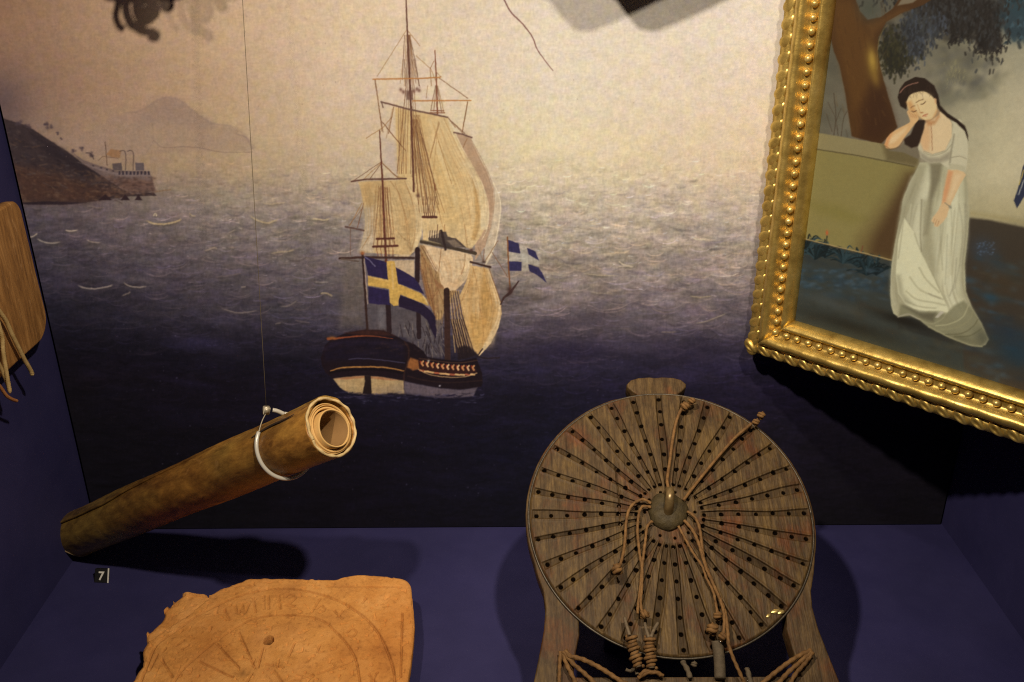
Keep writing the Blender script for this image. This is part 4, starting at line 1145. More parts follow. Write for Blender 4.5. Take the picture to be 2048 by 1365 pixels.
    cv.line(W1([(655, 745), (720, 735), (775, 755)]), 1.8, (146, 134, 106), 0.8, 4)
    cv.line(W1([(640, 795), (710, 790), (765, 815)]), 2.0, (190, 178, 144), 0.8, 4)
    cv.poly(W1([(640, 790), (765, 815), (768, 868), (700, 840), (634, 836)]), (168, 158, 124), 0.7, 2)
    # chest and neck
    SK = (208, 180, 134)
    cv.poly(W1([(445, 470), (500, 440), (555, 400), (565, 355), (615, 400), (658, 470), (655, 580), (605, 685), (500, 718), (430, 685), (398, 610), (412, 540)]), SK, 1, 1.2)
    cv.poly(W1([(445, 470), (480, 460), (490, 600), (470, 690), (430, 685), (398, 610), (412, 540)]), (200, 150, 100), 0.6, 6)
    cv.line(W1([(490, 470), (495, 540), (500, 690)]), 1.4, (130, 84, 54), 0.75)
    cv.poly(W1([(440, 450), (520, 445), (556, 372), (560, 420), (520, 480), (470, 490)]), (170, 116, 70), 0.7, 4)
    # hanging hair behind the arm
    cv.poly(W1([(325, 560), (375, 445), (445, 440), (432, 520), (400, 620), (385, 655), (330, 668), (282, 640), (270, 600)]), (42, 28, 20), 0.97, 2)
    # raised arm and hand
    cv.poly(W1([(118, 640), (135, 590), (180, 540), (260, 495), (320, 460), (312, 420), (298, 375), (340, 355), (375, 400), (392, 435), (350, 490), (280, 580), (225, 655), (170, 672), (130, 668)]), (204, 162, 108), 1, 1.2, 3)
    cv.poly(W1([(150, 600), (200, 560), (300, 500), (280, 540), (200, 620), (150, 640)]), (216, 184, 134), 0.8, 4)
    cv.poly(W1([(120, 640), (140, 585), (180, 545), (150, 620), (140, 665)]), (196, 120, 66), 0.6, 4)
    cv.line(W1([(120, 650), (170, 676), (230, 660), (280, 590)]), 1.5, (120, 84, 54), 0.7, 4)
    for i in range(4):
        cv.line(W1([(318+i*14, 380-i*4), (330+i*14, 420+i*3)]), 1.2, (160, 108, 64), 0.6)
    # head
    cv.poly(W1([(222, 262), (238, 195), (285, 135), (365, 97), (440, 108), (515, 165), (548, 240), (562, 325), (625, 390), (700, 438), (762, 490), (787, 560), (788, 612), (762, 535), (690, 465), (620, 425), (560, 370), (520, 300), (420, 230), (310, 280), (290, 360), (245, 335)]), (40, 27, 19), 1, 1.2)
    cv.poly(W1([(292, 300), (318, 245), (370, 222), (430, 214), (490, 245), (525, 290), (540, 345), (528, 400), (500, 432), (462, 446), (420, 436), (375, 402), (315, 372)]), (210, 182, 130), 1, 1.2, 3)
    cv.poly(W1([(292, 300), (330, 290), (370, 370), (420, 436), (375, 402), (315, 372)]), (188, 130, 72), 0.65, 5)
    cv.poly(W1([(440, 446), (500, 432), (540, 345), (552, 370), (520, 430), (470, 455)]), (186, 132, 78), 0.6, 3)
    cv.blob(W1([(440, 250)])[0], (12, 6), (220, 196, 150), 0.6)
    cv.poly(W1([(515, 265), (535, 275), (532, 320), (520, 310)]), (206, 160, 110), 0.9, 1)
    cv.line(W1([(372, 303), (395, 288), (428, 278)]), 1.6, (104, 74, 46), 0.8, 4)
    cv.line(W1([(330, 345), (345, 332), (362, 328)]), 1.5, (112, 74, 44), 0.8, 4)
    cv.line(W1([(408, 318), (428, 314), (446, 296)]), 1.8, (76, 50, 32), 0.9, 4)
    cv.line(W1([(334, 372), (352, 378), (372, 368)]), 1.8, (84, 54, 34), 0.9, 4)
    cv.line(W1([(380, 320), (392, 350), (402, 380), (425, 384)]), 1.2, (176, 124, 76), 0.8, 4)
    cv.blob(W1([(415, 385)])[0], (3.4, 1.6), (150, 96, 60), 0.7)
    cv.line(W1([(422, 412), (440, 402), (462, 396)]), 2.0, (160, 84, 58), 0.85, 4)
    cv.blob(W1([(445, 412)])[0], (3.6, 1.4), (178, 108, 76), 0.7)
    cv.line(W1([(240, 225), (275, 185), (320, 160), (385, 143)]), 2.0, (150, 104, 84), 0.85, 4)
    for i in range(26):
        x = random.uniform(240, 520)
        cv.line(W1([(x, 200+random.uniform(-60, 30)), (x+random.uniform(-20, 40), 240+random.uniform(-30, 40))]), 1.0, (62, 44, 32), 0.35)
    # lowered arm and hand
    cv.poly(W1([(628, 845), (700, 842), (755, 862), (770, 885), (725, 960), (690, 1035), (655, 1105), (632, 1165), (615, 1225), (580, 1270), (545, 1302), (515, 1298), (518, 1275), (492, 1255), (505, 1225), (545, 1175), (575, 1110), (592, 1010)]), (202, 168, 120), 1, 1.2)
    cv.poly(W1([(628, 845), (665, 860), (640, 980), (605, 1100), (580, 1110), (592, 1010)]), (196, 126, 80), 0.6, 4)
    cv.poly(W1([(680, 880), (740, 880), (690, 990), (640, 1090), (625, 1080), (660, 980)]), (214, 184, 138), 0.7, 5)
    for i in range(3):
        cv.line(W1([(520+i*18, 1235+i*8), (508+i*16, 1275+i*10)]), 1.1, (150, 106, 70), 0.7)
    cv.line(W1([(600, 1108), (630, 1128), (650, 1150)]), 1.6, (110, 104, 84), 0.9)
    cv.blob(W1([(642, 1142)])[0], (3, 3), (128, 124, 104), 0.9)
    # hanging sash at the right edge
    cv.poly(K([(1960, 1080), (1930, 1140), (1905, 1260), (1868, 1370)])+M([(1400, 95), (1440, 30), (1520, -60)]), (36, 40, 58), 0.95, 1)
    cv.line(K([(1938, 1160), (1905, 1260)]), 2.2, (176, 152, 76), 0.9)
    cv.line(K([(1938, 1230), (1900, 1330)]), 2.2, (170, 166, 150), 0.8)
    cv.finish(0.35, 8.0, 0.022, 400)
    return cv

def build_portrait():
    root = empty('framed_painting', fp(FWID/2, 0, -0.03), 'gilt framed painting of a woman in white leaning on a plinth, across the right corner', 'painting')
    # gilding
    m, nt, b = new_mat('gilding')
    v = coords(nt)
    f = noise(nt, v, 60, 6, 0.65)
    c = ramp(nt, f, [(0.25, (0.33, 0.21, 0.050)), (0.5, (0.60, 0.42, 0.115)), (0.75, (0.76, 0.56, 0.19))])
    nt.links.new(c, b.inputs['Base Color'])
    b.inputs['Metallic'].default_value = 0.78
    nt.links.new(ramp(nt, noise(nt, v, 110, 4), [(0.3, (0.30, 0.30, 0.30)), (0.7, (0.44, 0.44, 0.44))]), b.inputs['Roughness'])
    bump(nt, b, noise(nt, v, 260, 5, 0.7), 0.35, 0.0007)
    gold = m
    m2, nt2, b2 = new_mat('gilding_bright')
    v2 = coords(nt2)
    nt2.links.new(ramp(nt2, noise(nt2, v2, 90, 5, 0.65), [(0.25, (0.42, 0.28, 0.075)), (0.5, (0.64, 0.46, 0.135)), (0.75, (0.76, 0.58, 0.21))]), b2.inputs['Base Color'])
    b2.inputs['Metallic'].default_value = 0.65
    b2.inputs['Roughness'].default_value = 0.34
    bump(nt2, b2, noise(nt2, v2, 300, 4, 0.7), 0.3, 0.0006)
    prof = [(0.0012, -0.030), (0.0012, -0.010), (0.0022, -0.0035), (0.0105, -0.0022), (0.0125, -0.0050), (0.0135, -0.0030), (0.0150, 0.0010), (0.0172, 0.0042), (0.0200, 0.0062), (0.0228, 0.0062), (0.0250, 0.0044), (0.0268, 0.0008), (0.0285, -0.0022), (0.0300, -0.0030), (0.0352, -0.0030), (0.0366, -0.0026), (0.0374, 0.0002), (0.0392, 0.0014), (0.0412, 0.0008), (0.0440, -0.0030), (FMLD, -0.0065), (FMLD, -0.018), (0.020, -0.030)]
    sides = [('left', lambda s, t, n: fp(t, s, n), FHEI), ('bottom', lambda s, t, n: fp(s, t, n), FWID), ('right', lambda s, t, n: fp(FWID-t, s, n), FHEI), ('top', lambda s, t, n: fp(s, FHEI-t, n), FWID)]
    for nm, pos, L in sides:
        P = []
        k = 70
        for i in range(k+1):
            ring = []
            for (t, n) in prof:
                s = t+(L-2*t)*i/k
                ring.append(pos(s, t, n+0.0004*math.sin(s*210+t*300)*(1 if 0.013 < t < 0.028 else 0.3)))
            P.append(ring)
        P = np.array(P)
        nseg, npf = P.shape[:2]
        V = P.reshape(-1, 3)
        F = [(i*npf+j, (i+1)*npf+j, (i+1)*npf+(j+1) % npf, i*npf+(j+1) % npf) for i in range(nseg-1) for j in range(npf)]
        F += [tuple(range(npf)), tuple((nseg-1)*npf+j for j in reversed(range(npf)))]
        me = mesh_from('moulding', V, F)
        bm = bmesh.new()
        bm.from_mesh(me)
        bmesh.ops.recalc_face_normals(bm, faces=bm.faces)
        bm.to_mesh(me)
        bm.free()
        o = child(link('moulding', me, gold), root)
        # carved leaf edge: slanted lobes with a raised curl
        g = Geo()
        pitch = 0.0149
        nl = int((L-0.012)/pitch)
        pitch = (L-0.010)/nl
        for i in range(nl+1):
            s = 0.005+i*pitch
            d = 1 if nm in ('bottom', 'right') else -1
            c0 = pos(s, 0.0074, -0.0042)
            es = pos(s+1, 0.0062, 0)-pos(s, 0.0062, 0)
            et = pos(s, 1.0, 0)-pos(s, 0.0, 0)
            a = math.radians(36)+random.uniform(-0.05, 0.05)
            u = es*math.cos(a)*d*1.0-et*math.sin(a)*-1.0*(1 if d > 0 else -1)
            u = es*math.cos(a)+et*math.sin(a)*(-1 if nm in ('bottom', 'top') else 1)
            w = np.cross(FN, u)
            k = random.uniform(0.95, 1.06)
            g.leaf(c0-FN*0.0010, u*0.0093*k, w*(0.0058 if nm in ('top', 'bottom') else 0.0062), FN*(0.0054 if nm in ('top', 'bottom') else 0.0034), hollow=0.36 if nm in ('top', 'bottom') else 0.06)
        child(link('leaf_edge', g.mesh('leaf_edge'), gold), root)
        g = Geo()
        nb = int((L-0.066)/0.0115)
        pt = (L-0.066)/nb
        for i in range(nb+1):
            s = 0.033+i*pt
            if nm in ('top', 'bottom') and i in (0, nb):
                continue
            k = random.uniform(0.93, 1.06)
            c0 = pos(s+random.uniform(-.0003, .0003), 0.0327, -0.0005)
            es = pos(s+1, 0, 0)-pos(s, 0, 0)
            et = np.cross(FN, es)
            g.lump(c0, [es*0.0037*k, et*0.0034*k, FN*0.0037*k], 10, 14, 0.03, i)
        child(link('bead_row', g.mesh('bead_row'), m2), root)
    # the picture
    cv = paint_portrait()
    w = np.arange(FMLD-0.001, FWID-FMLD+0.0015, 0.00075)
    h = np.arange(FMLD-0.001, FHEI-FMLD+0.0015, 0.00075)
    Wg, Hg = np.meshgrid(w, h, indexing='ij')
    dep = -0.0125
    P = FC+Wg[..., None]*FW+Hg[..., None]*FU+dep*FN
    px, py = px_of(P)
    c = lin(np.clip(cv.sample(px, py), 0, 1))
    E = lamp_irradiance(P, FN)*1.08+0.012
    alb = np.clip(c/E, 0.002, 0.86)
    me = grid_mesh('picture', P)
    paint_mesh(me, alb.reshape(-1, 3))
    pm = painted_mat('oil_paint', weave=1100, rough=0.55, spec=0.2, ws=0.03, tint=0.3)
    child(link('picture', me, pm, smooth=False), root)
    bm = bmesh.new()
    box(bm, 0.022, FWID-0.022, 0.022, FHEI-0.022, -0.032, -0.0185)
    for vtx in bm.verts:
        vtx.co = Vector(fp(vtx.co.x, vtx.co.y, vtx.co.z))
    child(link('back_panel', bm_mesh(bm, 'back_panel'), mottled('panel_wood', [(0.3, (0.06, 0.035, 0.02)), (0.7, (0.1, 0.06, 0.03))], 40), smooth=False), root)
build_portrait()

# ================================================================== TUBE WITH ROLLED CHARTS
TE = CAM+ray((662.6, 854.2))*(0.80/(ray((662.6, 854.2))@AF))     # centre of the open end
TB = CAM+ray((158, 1066))*(1.066/(ray((158, 1066))@AF))
TA = (TE-TB)/np.linalg.norm(TE-TB)
TL = np.linalg.norm(TE-TB)
TR = 0.0262
TX = np.cross(TA, [0, 0, 1.0])
TX /= np.linalg.norm(TX)
TY = np.cross(TX, TA)
if TY[2] < 0:
    TY = -TY
def tp(s, a, r):
    """point at distance s from the base, angle a (0 = towards +x side, 90 = up), radius r"""
    return TB+TA*s+TX*(math.cos(a)*r)+TY*(math.sin(a)*r)

def build_tube():
    root = empty('chart_tube', TB, 'brown leather tube with rolled paper inside, hung slanting from a thread on the left', 'tube')
    m, nt, b = new_mat('aged_leather')
    eu = Matrix((TX.tolist(), TY.tolist(), TA.tolist())).to_euler()
    vr = coords(nt, rot=tuple(eu))
    mp2 = N(nt, 'ShaderNodeMapping')
    mp2.inputs['Scale'].default_value = (1.0, 1.0, 0.38)
    nt.links.new(vr, mp2.inputs['Vector'])
    v = mp2.outputs[0]
    f = noise(nt, v, 34, 9, 0.72, 0.5)
    c = ramp(nt, f, [(0.25, (0.060, 0.032, 0.010)), (0.42, (0.185, 0.105, 0.027)), (0.58, (0.31, 0.190, 0.046)), (0.75, (0.46, 0.295, 0.080))])
    f2 = noise(nt, v, 120, 5, 0.75)
    c = mix(nt, c, ramp(nt, f2, [(0.35, (0.55, 0.5, 0.48)), (0.62, (1.15, 1.12, 1.05))]), 0.9, 'MULTIPLY')
    f3 = noise(nt, v, 75, 3, 0.5, 1.0)
    c = mix(nt, c, ramp(nt, f3, [(0.66, (0.0, 0.0, 0.0)), (0.74, (0.30, 0.20, 0.09))]), 0.5, 'ADD')
    c = mix(nt, c, ramp(nt, noise(nt, v, 60, 3, 0.5, 0.8), [(0.62, (1, 1, 1)), (0.72, (0.28, 0.22, 0.18))]), 0.75, 'MULTIPLY')
    c = mix(nt, c, ramp(nt, noise(nt, v, 14, 3, 0.5), [(0.4, (1.12, 0.88, 0.72)), (0.6, (1.0, 1.06, 1.0))]), 0.9, 'MULTIPLY')
    nt.links.new(c, b.inputs['Base Color'])
    b.inputs['Roughness'].default_value = 0.42
    b.inputs['Specular IOR Level'].default_value = 0.35
    bump(nt, b, noise(nt, v, 200, 6, 0.7, 0.4), 0.22, 0.0008)
    leather = m
    na, ns = 150, 260
    seam = math.radians(44)
    P = np.zeros((ns, na, 3))
    aa = np.linspace(0, 2*math.pi, na)+seam     # open at the seam: the skin overlaps itself there
    S = np.linspace(0, TL, ns)
    for i, s in enumerate(S):
        lift = np.interp(s, [0, 0.12, 0.26, 0.36, TL], [0.0032, 0.0026, 0.0012, 0.0005, 0.0008])
        for j in range(na):
            t = j/(na-1)
            r = TR+0.0006*math.sin(3*aa[j]+s*9)+0.0005*math.sin(s*40+aa[j]*2)
            r += lift*math.exp(-t/0.045)
            r += 0.00008*math.sin(s*300+5*aa[j])
            wav = np.interp(s, [0, 0.10, 0.2, 0.27, TL], [0.0, 0.12, 0.40, 0.62, 0.95])+0.03*math.sin(s*31+1)+0.012*math.sin(s*97)
            e = 0.0006*math.sin(5*aa[j])+0.0005*math.sin(13*aa[j]+1) if i in (0, ns-1) else 0
            P[i, j] = tp(s+e, aa[j]+wav, r)
    me = grid_mesh('sleeve', P.astype(float))
    o = child(link('sleeve', me, leather), root)
    md = o.modifiers.new('thick', 'SOLIDIFY')
    md.thickness = 0.0022
    md.offset = -1 if True else 1
    rimm = mottled('worn_rim', [(0.3, (0.34, 0.24, 0.105)), (0.7, (0.60, 0.45, 0.22))], 120, rough=0.8, bump_s=0.6, bump_scale=400)
    g = Geo()
    path = np.array([tp(TL+0.0003+0.0006*math.sin(5*a)+0.0004*math.sin(13*a+1), a, TR-0.0010+0.0005*math.sin(3*a+TL*9)) for a in np.linspace(0, 2*math.pi, 180)])
    g.tube(path, 0.00125+0.00022*np.sin(np.linspace(0, 97, 180)), 8)
    child(link('worn_edge', g.mesh('worn_edge'), rimm), root)
    g = Geo()
    path = np.array([tp(0.0004+0.0010*math.sin(7*a), a, TR-0.0006+0.0006*math.sin(3*a)) for a in np.linspace(0, 2*math.pi, 120)])
    g.tube(path, 0.0011, 7)
    g.lump(tp(0.002, seam-0.05, TR+0.001), [TA*0.004, TX*0.004, TY*0.0016], 6, 8, 0.2, 3)
    child(link('frayed_end', g.mesh('frayed_end'), mottled('frayed_rim', [(0.3, (0.12, 0.08, 0.045)), (0.7, (0.30, 0.21, 0.11))], 200, rough=0.85)), root)
    # split in the skin near the open end
    g = Geo()
    pts = [tp(TL-0.078+0.058*t, math.radians(52+16*t+3*math.sin(5*t)), TR+0.0004) for t in np.linspace(0, 1, 30)]
    g.tube(np.array(pts), 0.0010*np.sin(np.linspace(0.25, math.pi-0.15, 30))+0.0002, 6)
    child(link('split', g.mesh('split'), mottled('dark_split', [(0.3, (0.015, 0.008, 0.004)), (0.7, (0.04, 0.02, 0.01))], 60)), root)
    # rolled sheets: one spiral sheet, a tighter roll and a white sheet inside
    def spiral(name, r0, r1, turns, s_out, mat, off=(0, 0), start=0.0, depth=0.30, skew=0.0):
        n = int(90*turns)
        P_ = []
        for k in range(2):
            ring = []
            for j in range(n+1):
                t = j/n
                a = start+2*math.pi*turns*t
                r = r0+(r1-r0)*t
                s = TL+s_out*(1-0.35*t)+skew*math.sin(a)+0.0004*math.sin(5*a) if k else TL-depth
                ring.append(tp(s, a, r)+TX*off[0]+TY*off[1])
            P_.append(ring)
        me_ = grid_mesh(name, np.array(P_))
        o_ = child(link(name, me_, mat), root)
        md_ = o_.modifiers.new('thick', 'SOLIDIFY')
        md_.thickness = 0.0007
        return o_
    paper = mottled('warm_paper', [(0.3, (0.46, 0.27, 0.085)), (0.7, (0.58, 0.365, 0.135))], 30, rough=0.75, bump_s=0.1, bump_scale=300)
    white = mottled('white_paper', [(0.3, (0.54, 0.48, 0.35)), (0.7, (0.66, 0.60, 0.46))], 40, rough=0.85, bump_s=0.2)
    brown = mottled('shaded_paper', [(0.3, (0.20, 0.105, 0.034)), (0.7, (0.28, 0.155, 0.055))], 30, rough=0.8, bump_s=0.1, bump_scale=300)  # darker than the other sheets: shade of the bore put into the colour
    def ring_tube(name, r_out, r_in, s_end, mat, off, depth):
        """one rolled sheet seen end on: outside, rolled-over end, inside"""
        a_ = np.linspace(0, 2*math.pi, 120, endpoint=False)
        prof_ = [(-depth, r_out), (s_end-0.0008, r_out), (s_end-0.0002, r_out-0.0003), (s_end, (r_out+r_in)/2), (s_end-0.0002, r_in+0.0003), (s_end-0.0008, r_in), (-depth, r_in)]
        P2 = np.array([[tp(TL+s_, a+0.0, r_*(1+0.006*math.sin(2*a+r_out*900)))+TA*0.0005*math.sin(3*a+r_out*700)+TX*off[0]+TY*off[1] for s_, r_ in prof_] for a in a_])
        return child(link(name, grid_mesh(name, P2, closed_u=True), mat), root)
    ring_tube('paper_sheet', 0.0224, 0.0212, -0.0012, paper, (0.0006, -0.0008), 0.05)
    ring_tube('paper_sheet', 0.0209, 0.0199, 0.0002, paper, (0.0010, -0.0010), 0.05)
    ring_tube('paper_sheet', 0.0196, 0.0178, -0.0004, paper, (0.0013, -0.0014), 0.05)
    ring_tube('paper_tube', 0.0168, 0.0153, 0.0048, paper, (0.0016, -0.0016), 0.01)
    ring_tube('paper_lining', 0.0152, 0.0147, 0.0035, brown, (0.0016, -0.0016), 0.20)
    P_ = []
    for k in range(24):
        ring = []
        for j in range(40):
            q = j/39
            a = math.radians(222+86*q)
            s = TL-0.016-0.09*k/23-0.014*abs(q-0.55)*2
            ring.append(tp(s, a, 0.0138-0.0012*math.sin(3.14*q)*(0.4+0.6*k/23))+TX*0.0016-TY*0.0016)
        P_.append(ring)
    me = grid_mesh('inner_sheet', np.array(P_))
    child(link('inner_sheet', me, white), root)

    # sling
    root2 = empty('hanging_thread', tp(TL-0.062, math.radians(90), TR), 'thin thread with clear plastic sleeve loop holding up the brown tube', 'thread')
    m, nt, b = new_mat('clear_sleeve')
    b.inputs['Base Color'].default_value = (0.44, 0.42, 0.37, 1)
    b.inputs['Roughness'].default_value = 0.22
    b.inputs['Transmission Weight'].default_value = 0.0
    b.inputs['Specular IOR Level'].default_value = 0.7
    bump(nt, b, noise(nt, coords(nt), 300, 2), 0.1, 0.0005)
    sl = m
    s0 = TL-0.064
    def loop_pt(d):
        a = math.radians(d)
        return tp(s0+0.004*math.sin(a-1.2), a, TR+0.0024)
    g = Geo()
    g.tube(np.array([loop_pt(d) for d in np.linspace(118, 414, 90)]), 0.0018, 10)
    child(link('sleeve_loop', g.mesh('sleeve_loop'), sl), root2)
    crimp = tp(s0-0.001, math.radians(92), TR+0.0080)
    g = Geo()
    g.tube(spline([loop_pt(118), tp(s0+0.003, math.radians(106), TR+0.0055), tp(s0+0.002, math.radians(100), TR+0.0075)], 6), 0.0019, 8)
    child(link('sleeve_stub', g.mesh('sleeve_stub'), sl), root2)
    metal = mottled('crimp_metal', [(0.3, (0.36, 0.32, 0.24)), (0.7, (0.5, 0.45, 0.34))], 90, rough=0.4, metallic=0.5)
    bm = bmesh.new()
    box(bm, -0.0030, 0.0030, -0.0024, 0.0024, -0.0036, 0.0036)
    bmesh.ops.bevel(bm, geom=bm.edges[:], offset=0.0006, segments=2, affect='EDGES')
    me = bm_mesh(bm, 'crimp')
    me.transform(Matrix.Translation(Vector(crimp)+Vector((0, 0, 0.002))) @ Matrix.Rotation(0.3, 4, 'Y') @ Matrix.Rotation(0.5, 4, 'Z'))
    child(link('crimp', me, metal), root2)
    wire = mottled('nylon_thread', [(0.3, (0.07, 0.055, 0.035)), (0.7, (0.12, 0.095, 0.06))], 60, rough=0.4)
    g = Geo()
    g.tube(spline([crimp, (crimp+loop_pt(414))/2+TY*0.001, loop_pt(414)], 6), 0.0005, 6)
    child(link('wire', g.mesh('wire'), metal), root2)
    topn = np.array([0.0, 1.0, 0.0])
    t0 = hit((485, 0), crimp+np.array([0, 0.055, 0]), topn)
    top = crimp+(t0-crimp)*1.25
    g = Geo()
    g.tube(np.array([crimp+(top-crimp)*t for t in np.linspace(0, 1, 12)]), 0.00024, 6)
    child(link('thread', g.mesh('thread'), wire), root2)
build_tube()

# ================================================================== STAR-SHAPED SLABS (tile, plaque)
def star_slab(name, outline, centre, nr, height, thick, to3d, mat, parent=None, edge=0.003):
    """solid slab with relief: outline (n,2) closed and star-shaped about centre; height(x,y) relief on the face"""
    o2 = np.asarray(outline, float)
    c = np.asarray(centre, float)
    v = np.linspace(0.0, 1.0, nr)**0.8
    P = c+(o2[:, None, :]-c)*v[None, :, None]
    d_edge = np.linalg.norm(o2-c, axis=1)[:, None]*(1-v[None, :])
    h = height(P[..., 0], P[..., 1])-0.55*edge*np.clip(1-d_edge/edge, 0, 1)**2
    top = to3d(P[..., 0], P[..., 1], h)
    ro = o2
    side1 = to3d(ro[:, 0], ro[:, 1], np.full(len(ro), -thick*0.5)+0.0006*np.sin(np.arange(len(ro))*0.7))
    inn = c+(o2-c)*0.985
    side2 = to3d(inn[:, 0], inn[:, 1], np.full(len(ro), -thick))
    cb = np.repeat(to3d(c[:1], c[1:], np.array([-thick])), len(ro), 0)
    G = np.concatenate([top, side1[:, None], side2[:, None], cb[:, None]], 1)
    me = grid_mesh(name, G, closed_u=True)
    bm = bmesh.new()
    bm.from_mesh(me)
    bmesh.ops.recalc_face_normals(bm, faces=bm.faces)
    bm.to_mesh(me)
    bm.free()
    ob = link(name, me, mat)
    if parent is not None:
        child(ob, parent)
    return ob
def resample(pts, n, smooth=6):
    p = spline(np.vstack([pts, pts[:1]]), smooth) if smooth else np.vstack([pts, pts[:1]])
    L = np.concatenate([[0], np.cumsum(np.linalg.norm(np.diff(p, axis=0), axis=1))])
    t = np.linspace(0, L[-1], n, endpoint=False)
    return np.stack([np.interp(t, L, p[:, 0]), np.interp(t, L, p[:, 1])], -1)

# ================================================================== TERRACOTTA SUNDIAL TILE
def build_tile():
    lean = math.radians(6)
    O = np.array([0.33, -0.26, 0.0400])
    ex, ey = np.array([1.0, 0, 0]), np.array([0, math.cos(lean), math.sin(lean)])
    n = np.cross(ex, ey)
    def loc(q):
        X = hit(q, O, n)-O
        return (X@ex, X@ey)
    Z6 = zm(230, 1100, 3.15)
    L = lambda pts: np.array([loc(q) for q in Z6(pts)])
    out = L([(0, 1000), (60, 900), (105, 835), (150, 760), (180, 690), (172, 640), (195, 590), (190, 545), (215, 500), (270, 450), (305, 405), (310, 375), (345, 330), (400, 280), (440, 262), (500, 265), (600, 272), (680, 235), (760, 205), (860, 178), (1000, 176), (1200, 178), (1380, 182), (1450, 165), (1540, 152), (1650, 155), (1760, 165), (1830, 185), (1860, 215), (1870, 280), (1880, 380), (1885, 470), (1875, 600), (1860, 720), (1842, 835), (1825, 1000), (1800, 1350), (1400, 1420), (700, 1420), (60, 1360)])
    o = resample(out, 760, 3)
    j = np.arange(len(o))
    cen = np.array(loc(Z6([(960, 850)])[0]))
    rough = 0.0012*np.sin(j*0.35)*np.sin(j*0.11)+0.0016*fbm(j*0.16, j*0.0, 77, 3)
    d = o-cen
    left = np.clip((cen[0]+0.02-o[:, 0])/0.1, 0.15, 1)
    o = o+d/np.linalg.norm(d, axis=1)[:, None]*(rough*left)[:, None]
    # incised lines as polylines in local metres
    inc = []
    oc = L([(150, 860), (200, 730), (260, 600), (370, 520), (500, 425), (650, 345), (800, 285), (950, 252), (1100, 246), (1250, 268), (1400, 315), (1500, 370), (1600, 450), (1680, 560), (1740, 700), (1765, 835), (1770, 950)])
    ic = L([(330, 930), (380, 820), (440, 740), (550, 640), (700, 530), (850, 443), (1000, 412), (1150, 412), (1300, 440), (1400, 525), (1500, 650), (1538, 800), (1540, 950)])
    inc += [(spline(oc, 6), 0.0011, 0.0009), (spline(ic, 6), 0.0010, 0.0008)]
    for a, b in (((780, 520), (880, 740)), ((640, 590), (780, 740)), ((530, 700), (740, 800)), ((930, 620), (900, 740)), ((1060, 740), (950, 715)), ((1490, 700), (1280, 780)), ((1240, 790), (1100, 830)), ((300, 700), (360, 800)), ((265, 660), (215, 760)), ((1810, 400), (1800, 800)), ((1330, 230), (1800, 232)), ((760, 228), (850, 222)), ((1130, 590), (1095, 670)), ((480, 850), (760, 860)), ((860, 780), (780, 900)), ((1000, 760), (1100, 900)), ((1560, 330), (1580, 300))):
        inc.append((spline(L([a, b]), 8), 0.0010, 0.0007))
    strokes = [[(690, 375), (720, 440)], [(755, 350), (775, 400), (800, 350), (815, 395), (845, 340)], [(872, 305), (885, 392)], [(938, 292), (940, 372)], [(965, 290), (968, 370)], [(1032, 285), (1040, 372)], [(1070, 300), (1100, 280), (1135, 300), (1110, 330), (1075, 350), (1130, 350)],
               [(1290, 310), (1240, 390)], [(1270, 370), (1300, 350), (1320, 375), (1290, 395)], [(1400, 420), (1440, 375)], [(1380, 380), (1430, 430)], [(1465, 520), (1490, 495), (1520, 515), (1500, 545), (1468, 540)], [(1290, 600), (1275, 640), (1305, 640)], [(1080, 405), (1130, 408)], [(390, 600), (430, 570)], [(420, 620), (460, 600)], [(320, 620), (300, 640)], [(1600, 780), (1640, 830)], [(1650, 770), (1610, 840)]]
    for s in strokes:
        inc.append((spline(L(s), 6), 0.0010, 0.0007))
    hole = np.array(loc(Z6([(968, 568)])[0]))
    chip = L([(310, 375), (400, 270), (590, 275), (600, 300), (470, 410), (330, 500), (250, 560), (190, 590), (180, 540)])
    spot = np.array(loc(Z6([(810, 770)])[0]))
    gk = {}
    def height(x, y):
        h = 0.0020*fbm(x*26+7, y*26, 61, 4)+0.0011*fbm(x*150, y*150, 65, 4)
        h -= 0.0012*np.clip((vnoise(x*260, y*260, 68)-0.80)/0.1, 0, 1)
        gr = np.zeros_like(x)
        for p, w, dep in inc:
            lo, hi = p.min(0)-3*w, p.max(0)+3*w
            msk = (x > lo[0]) & (x < hi[0]) & (y > lo[1]) & (y < hi[1])
            if msk.any():
                dd, _ = Canvas.segdist(x[msk], y[msk], p)
                wob = 1+0.8*fbm(x[msk]*300, y[msk]*300, 71, 2)
                h[msk] -= 2.3*dep*wob*np.exp(-(dd/w)**2)
                gr[msk] = np.maximum(gr[msk], 0.28*np.clip(wob*1.2-0.3, 0, 1)*np.exp(-(dd/(w*0.9))**2))  # incised lines darkened in colour too, as painted groove shade
        r = np.hypot((x-hole[0])*1.0, (y-hole[1])*0.85)+0.0012*fbm(x*400, y*400, 81, 2)
        h -= 0.016*np.clip((0.0050-r)/0.0018, 0, 1)
        gr = np.maximum(gr, np.clip((0.0046-r)/0.0012, 0, 1))  # shade inside the hole painted dark
        gr = np.maximum(gr, 0.45*np.exp(-(np.hypot(x-spot[0], (y-spot[1])*1.6)/0.007)**2)*(0.5+vnoise(x*300, y*300, 83)))
        gk['g'] = gr
        h -= 0.0012*np.exp(-(np.hypot(x-spot[0], (y-spot[1])*1.6)/0.008)**2)
        ins = np.zeros(x.shape, bool)
        for i in range(len(chip)):
            (ax, ay), (bx, by) = chip[i], chip[(i+1) % len(chip)]
            ins ^= ((ay > y) != (by > y)) & (x < (bx-ax)*(y-ay)/(by-ay+1e-12)+ax)
        h -= np.where(ins, 0.0035+0.002*fbm(x*120, y*120, 91, 3), 0)
        return h
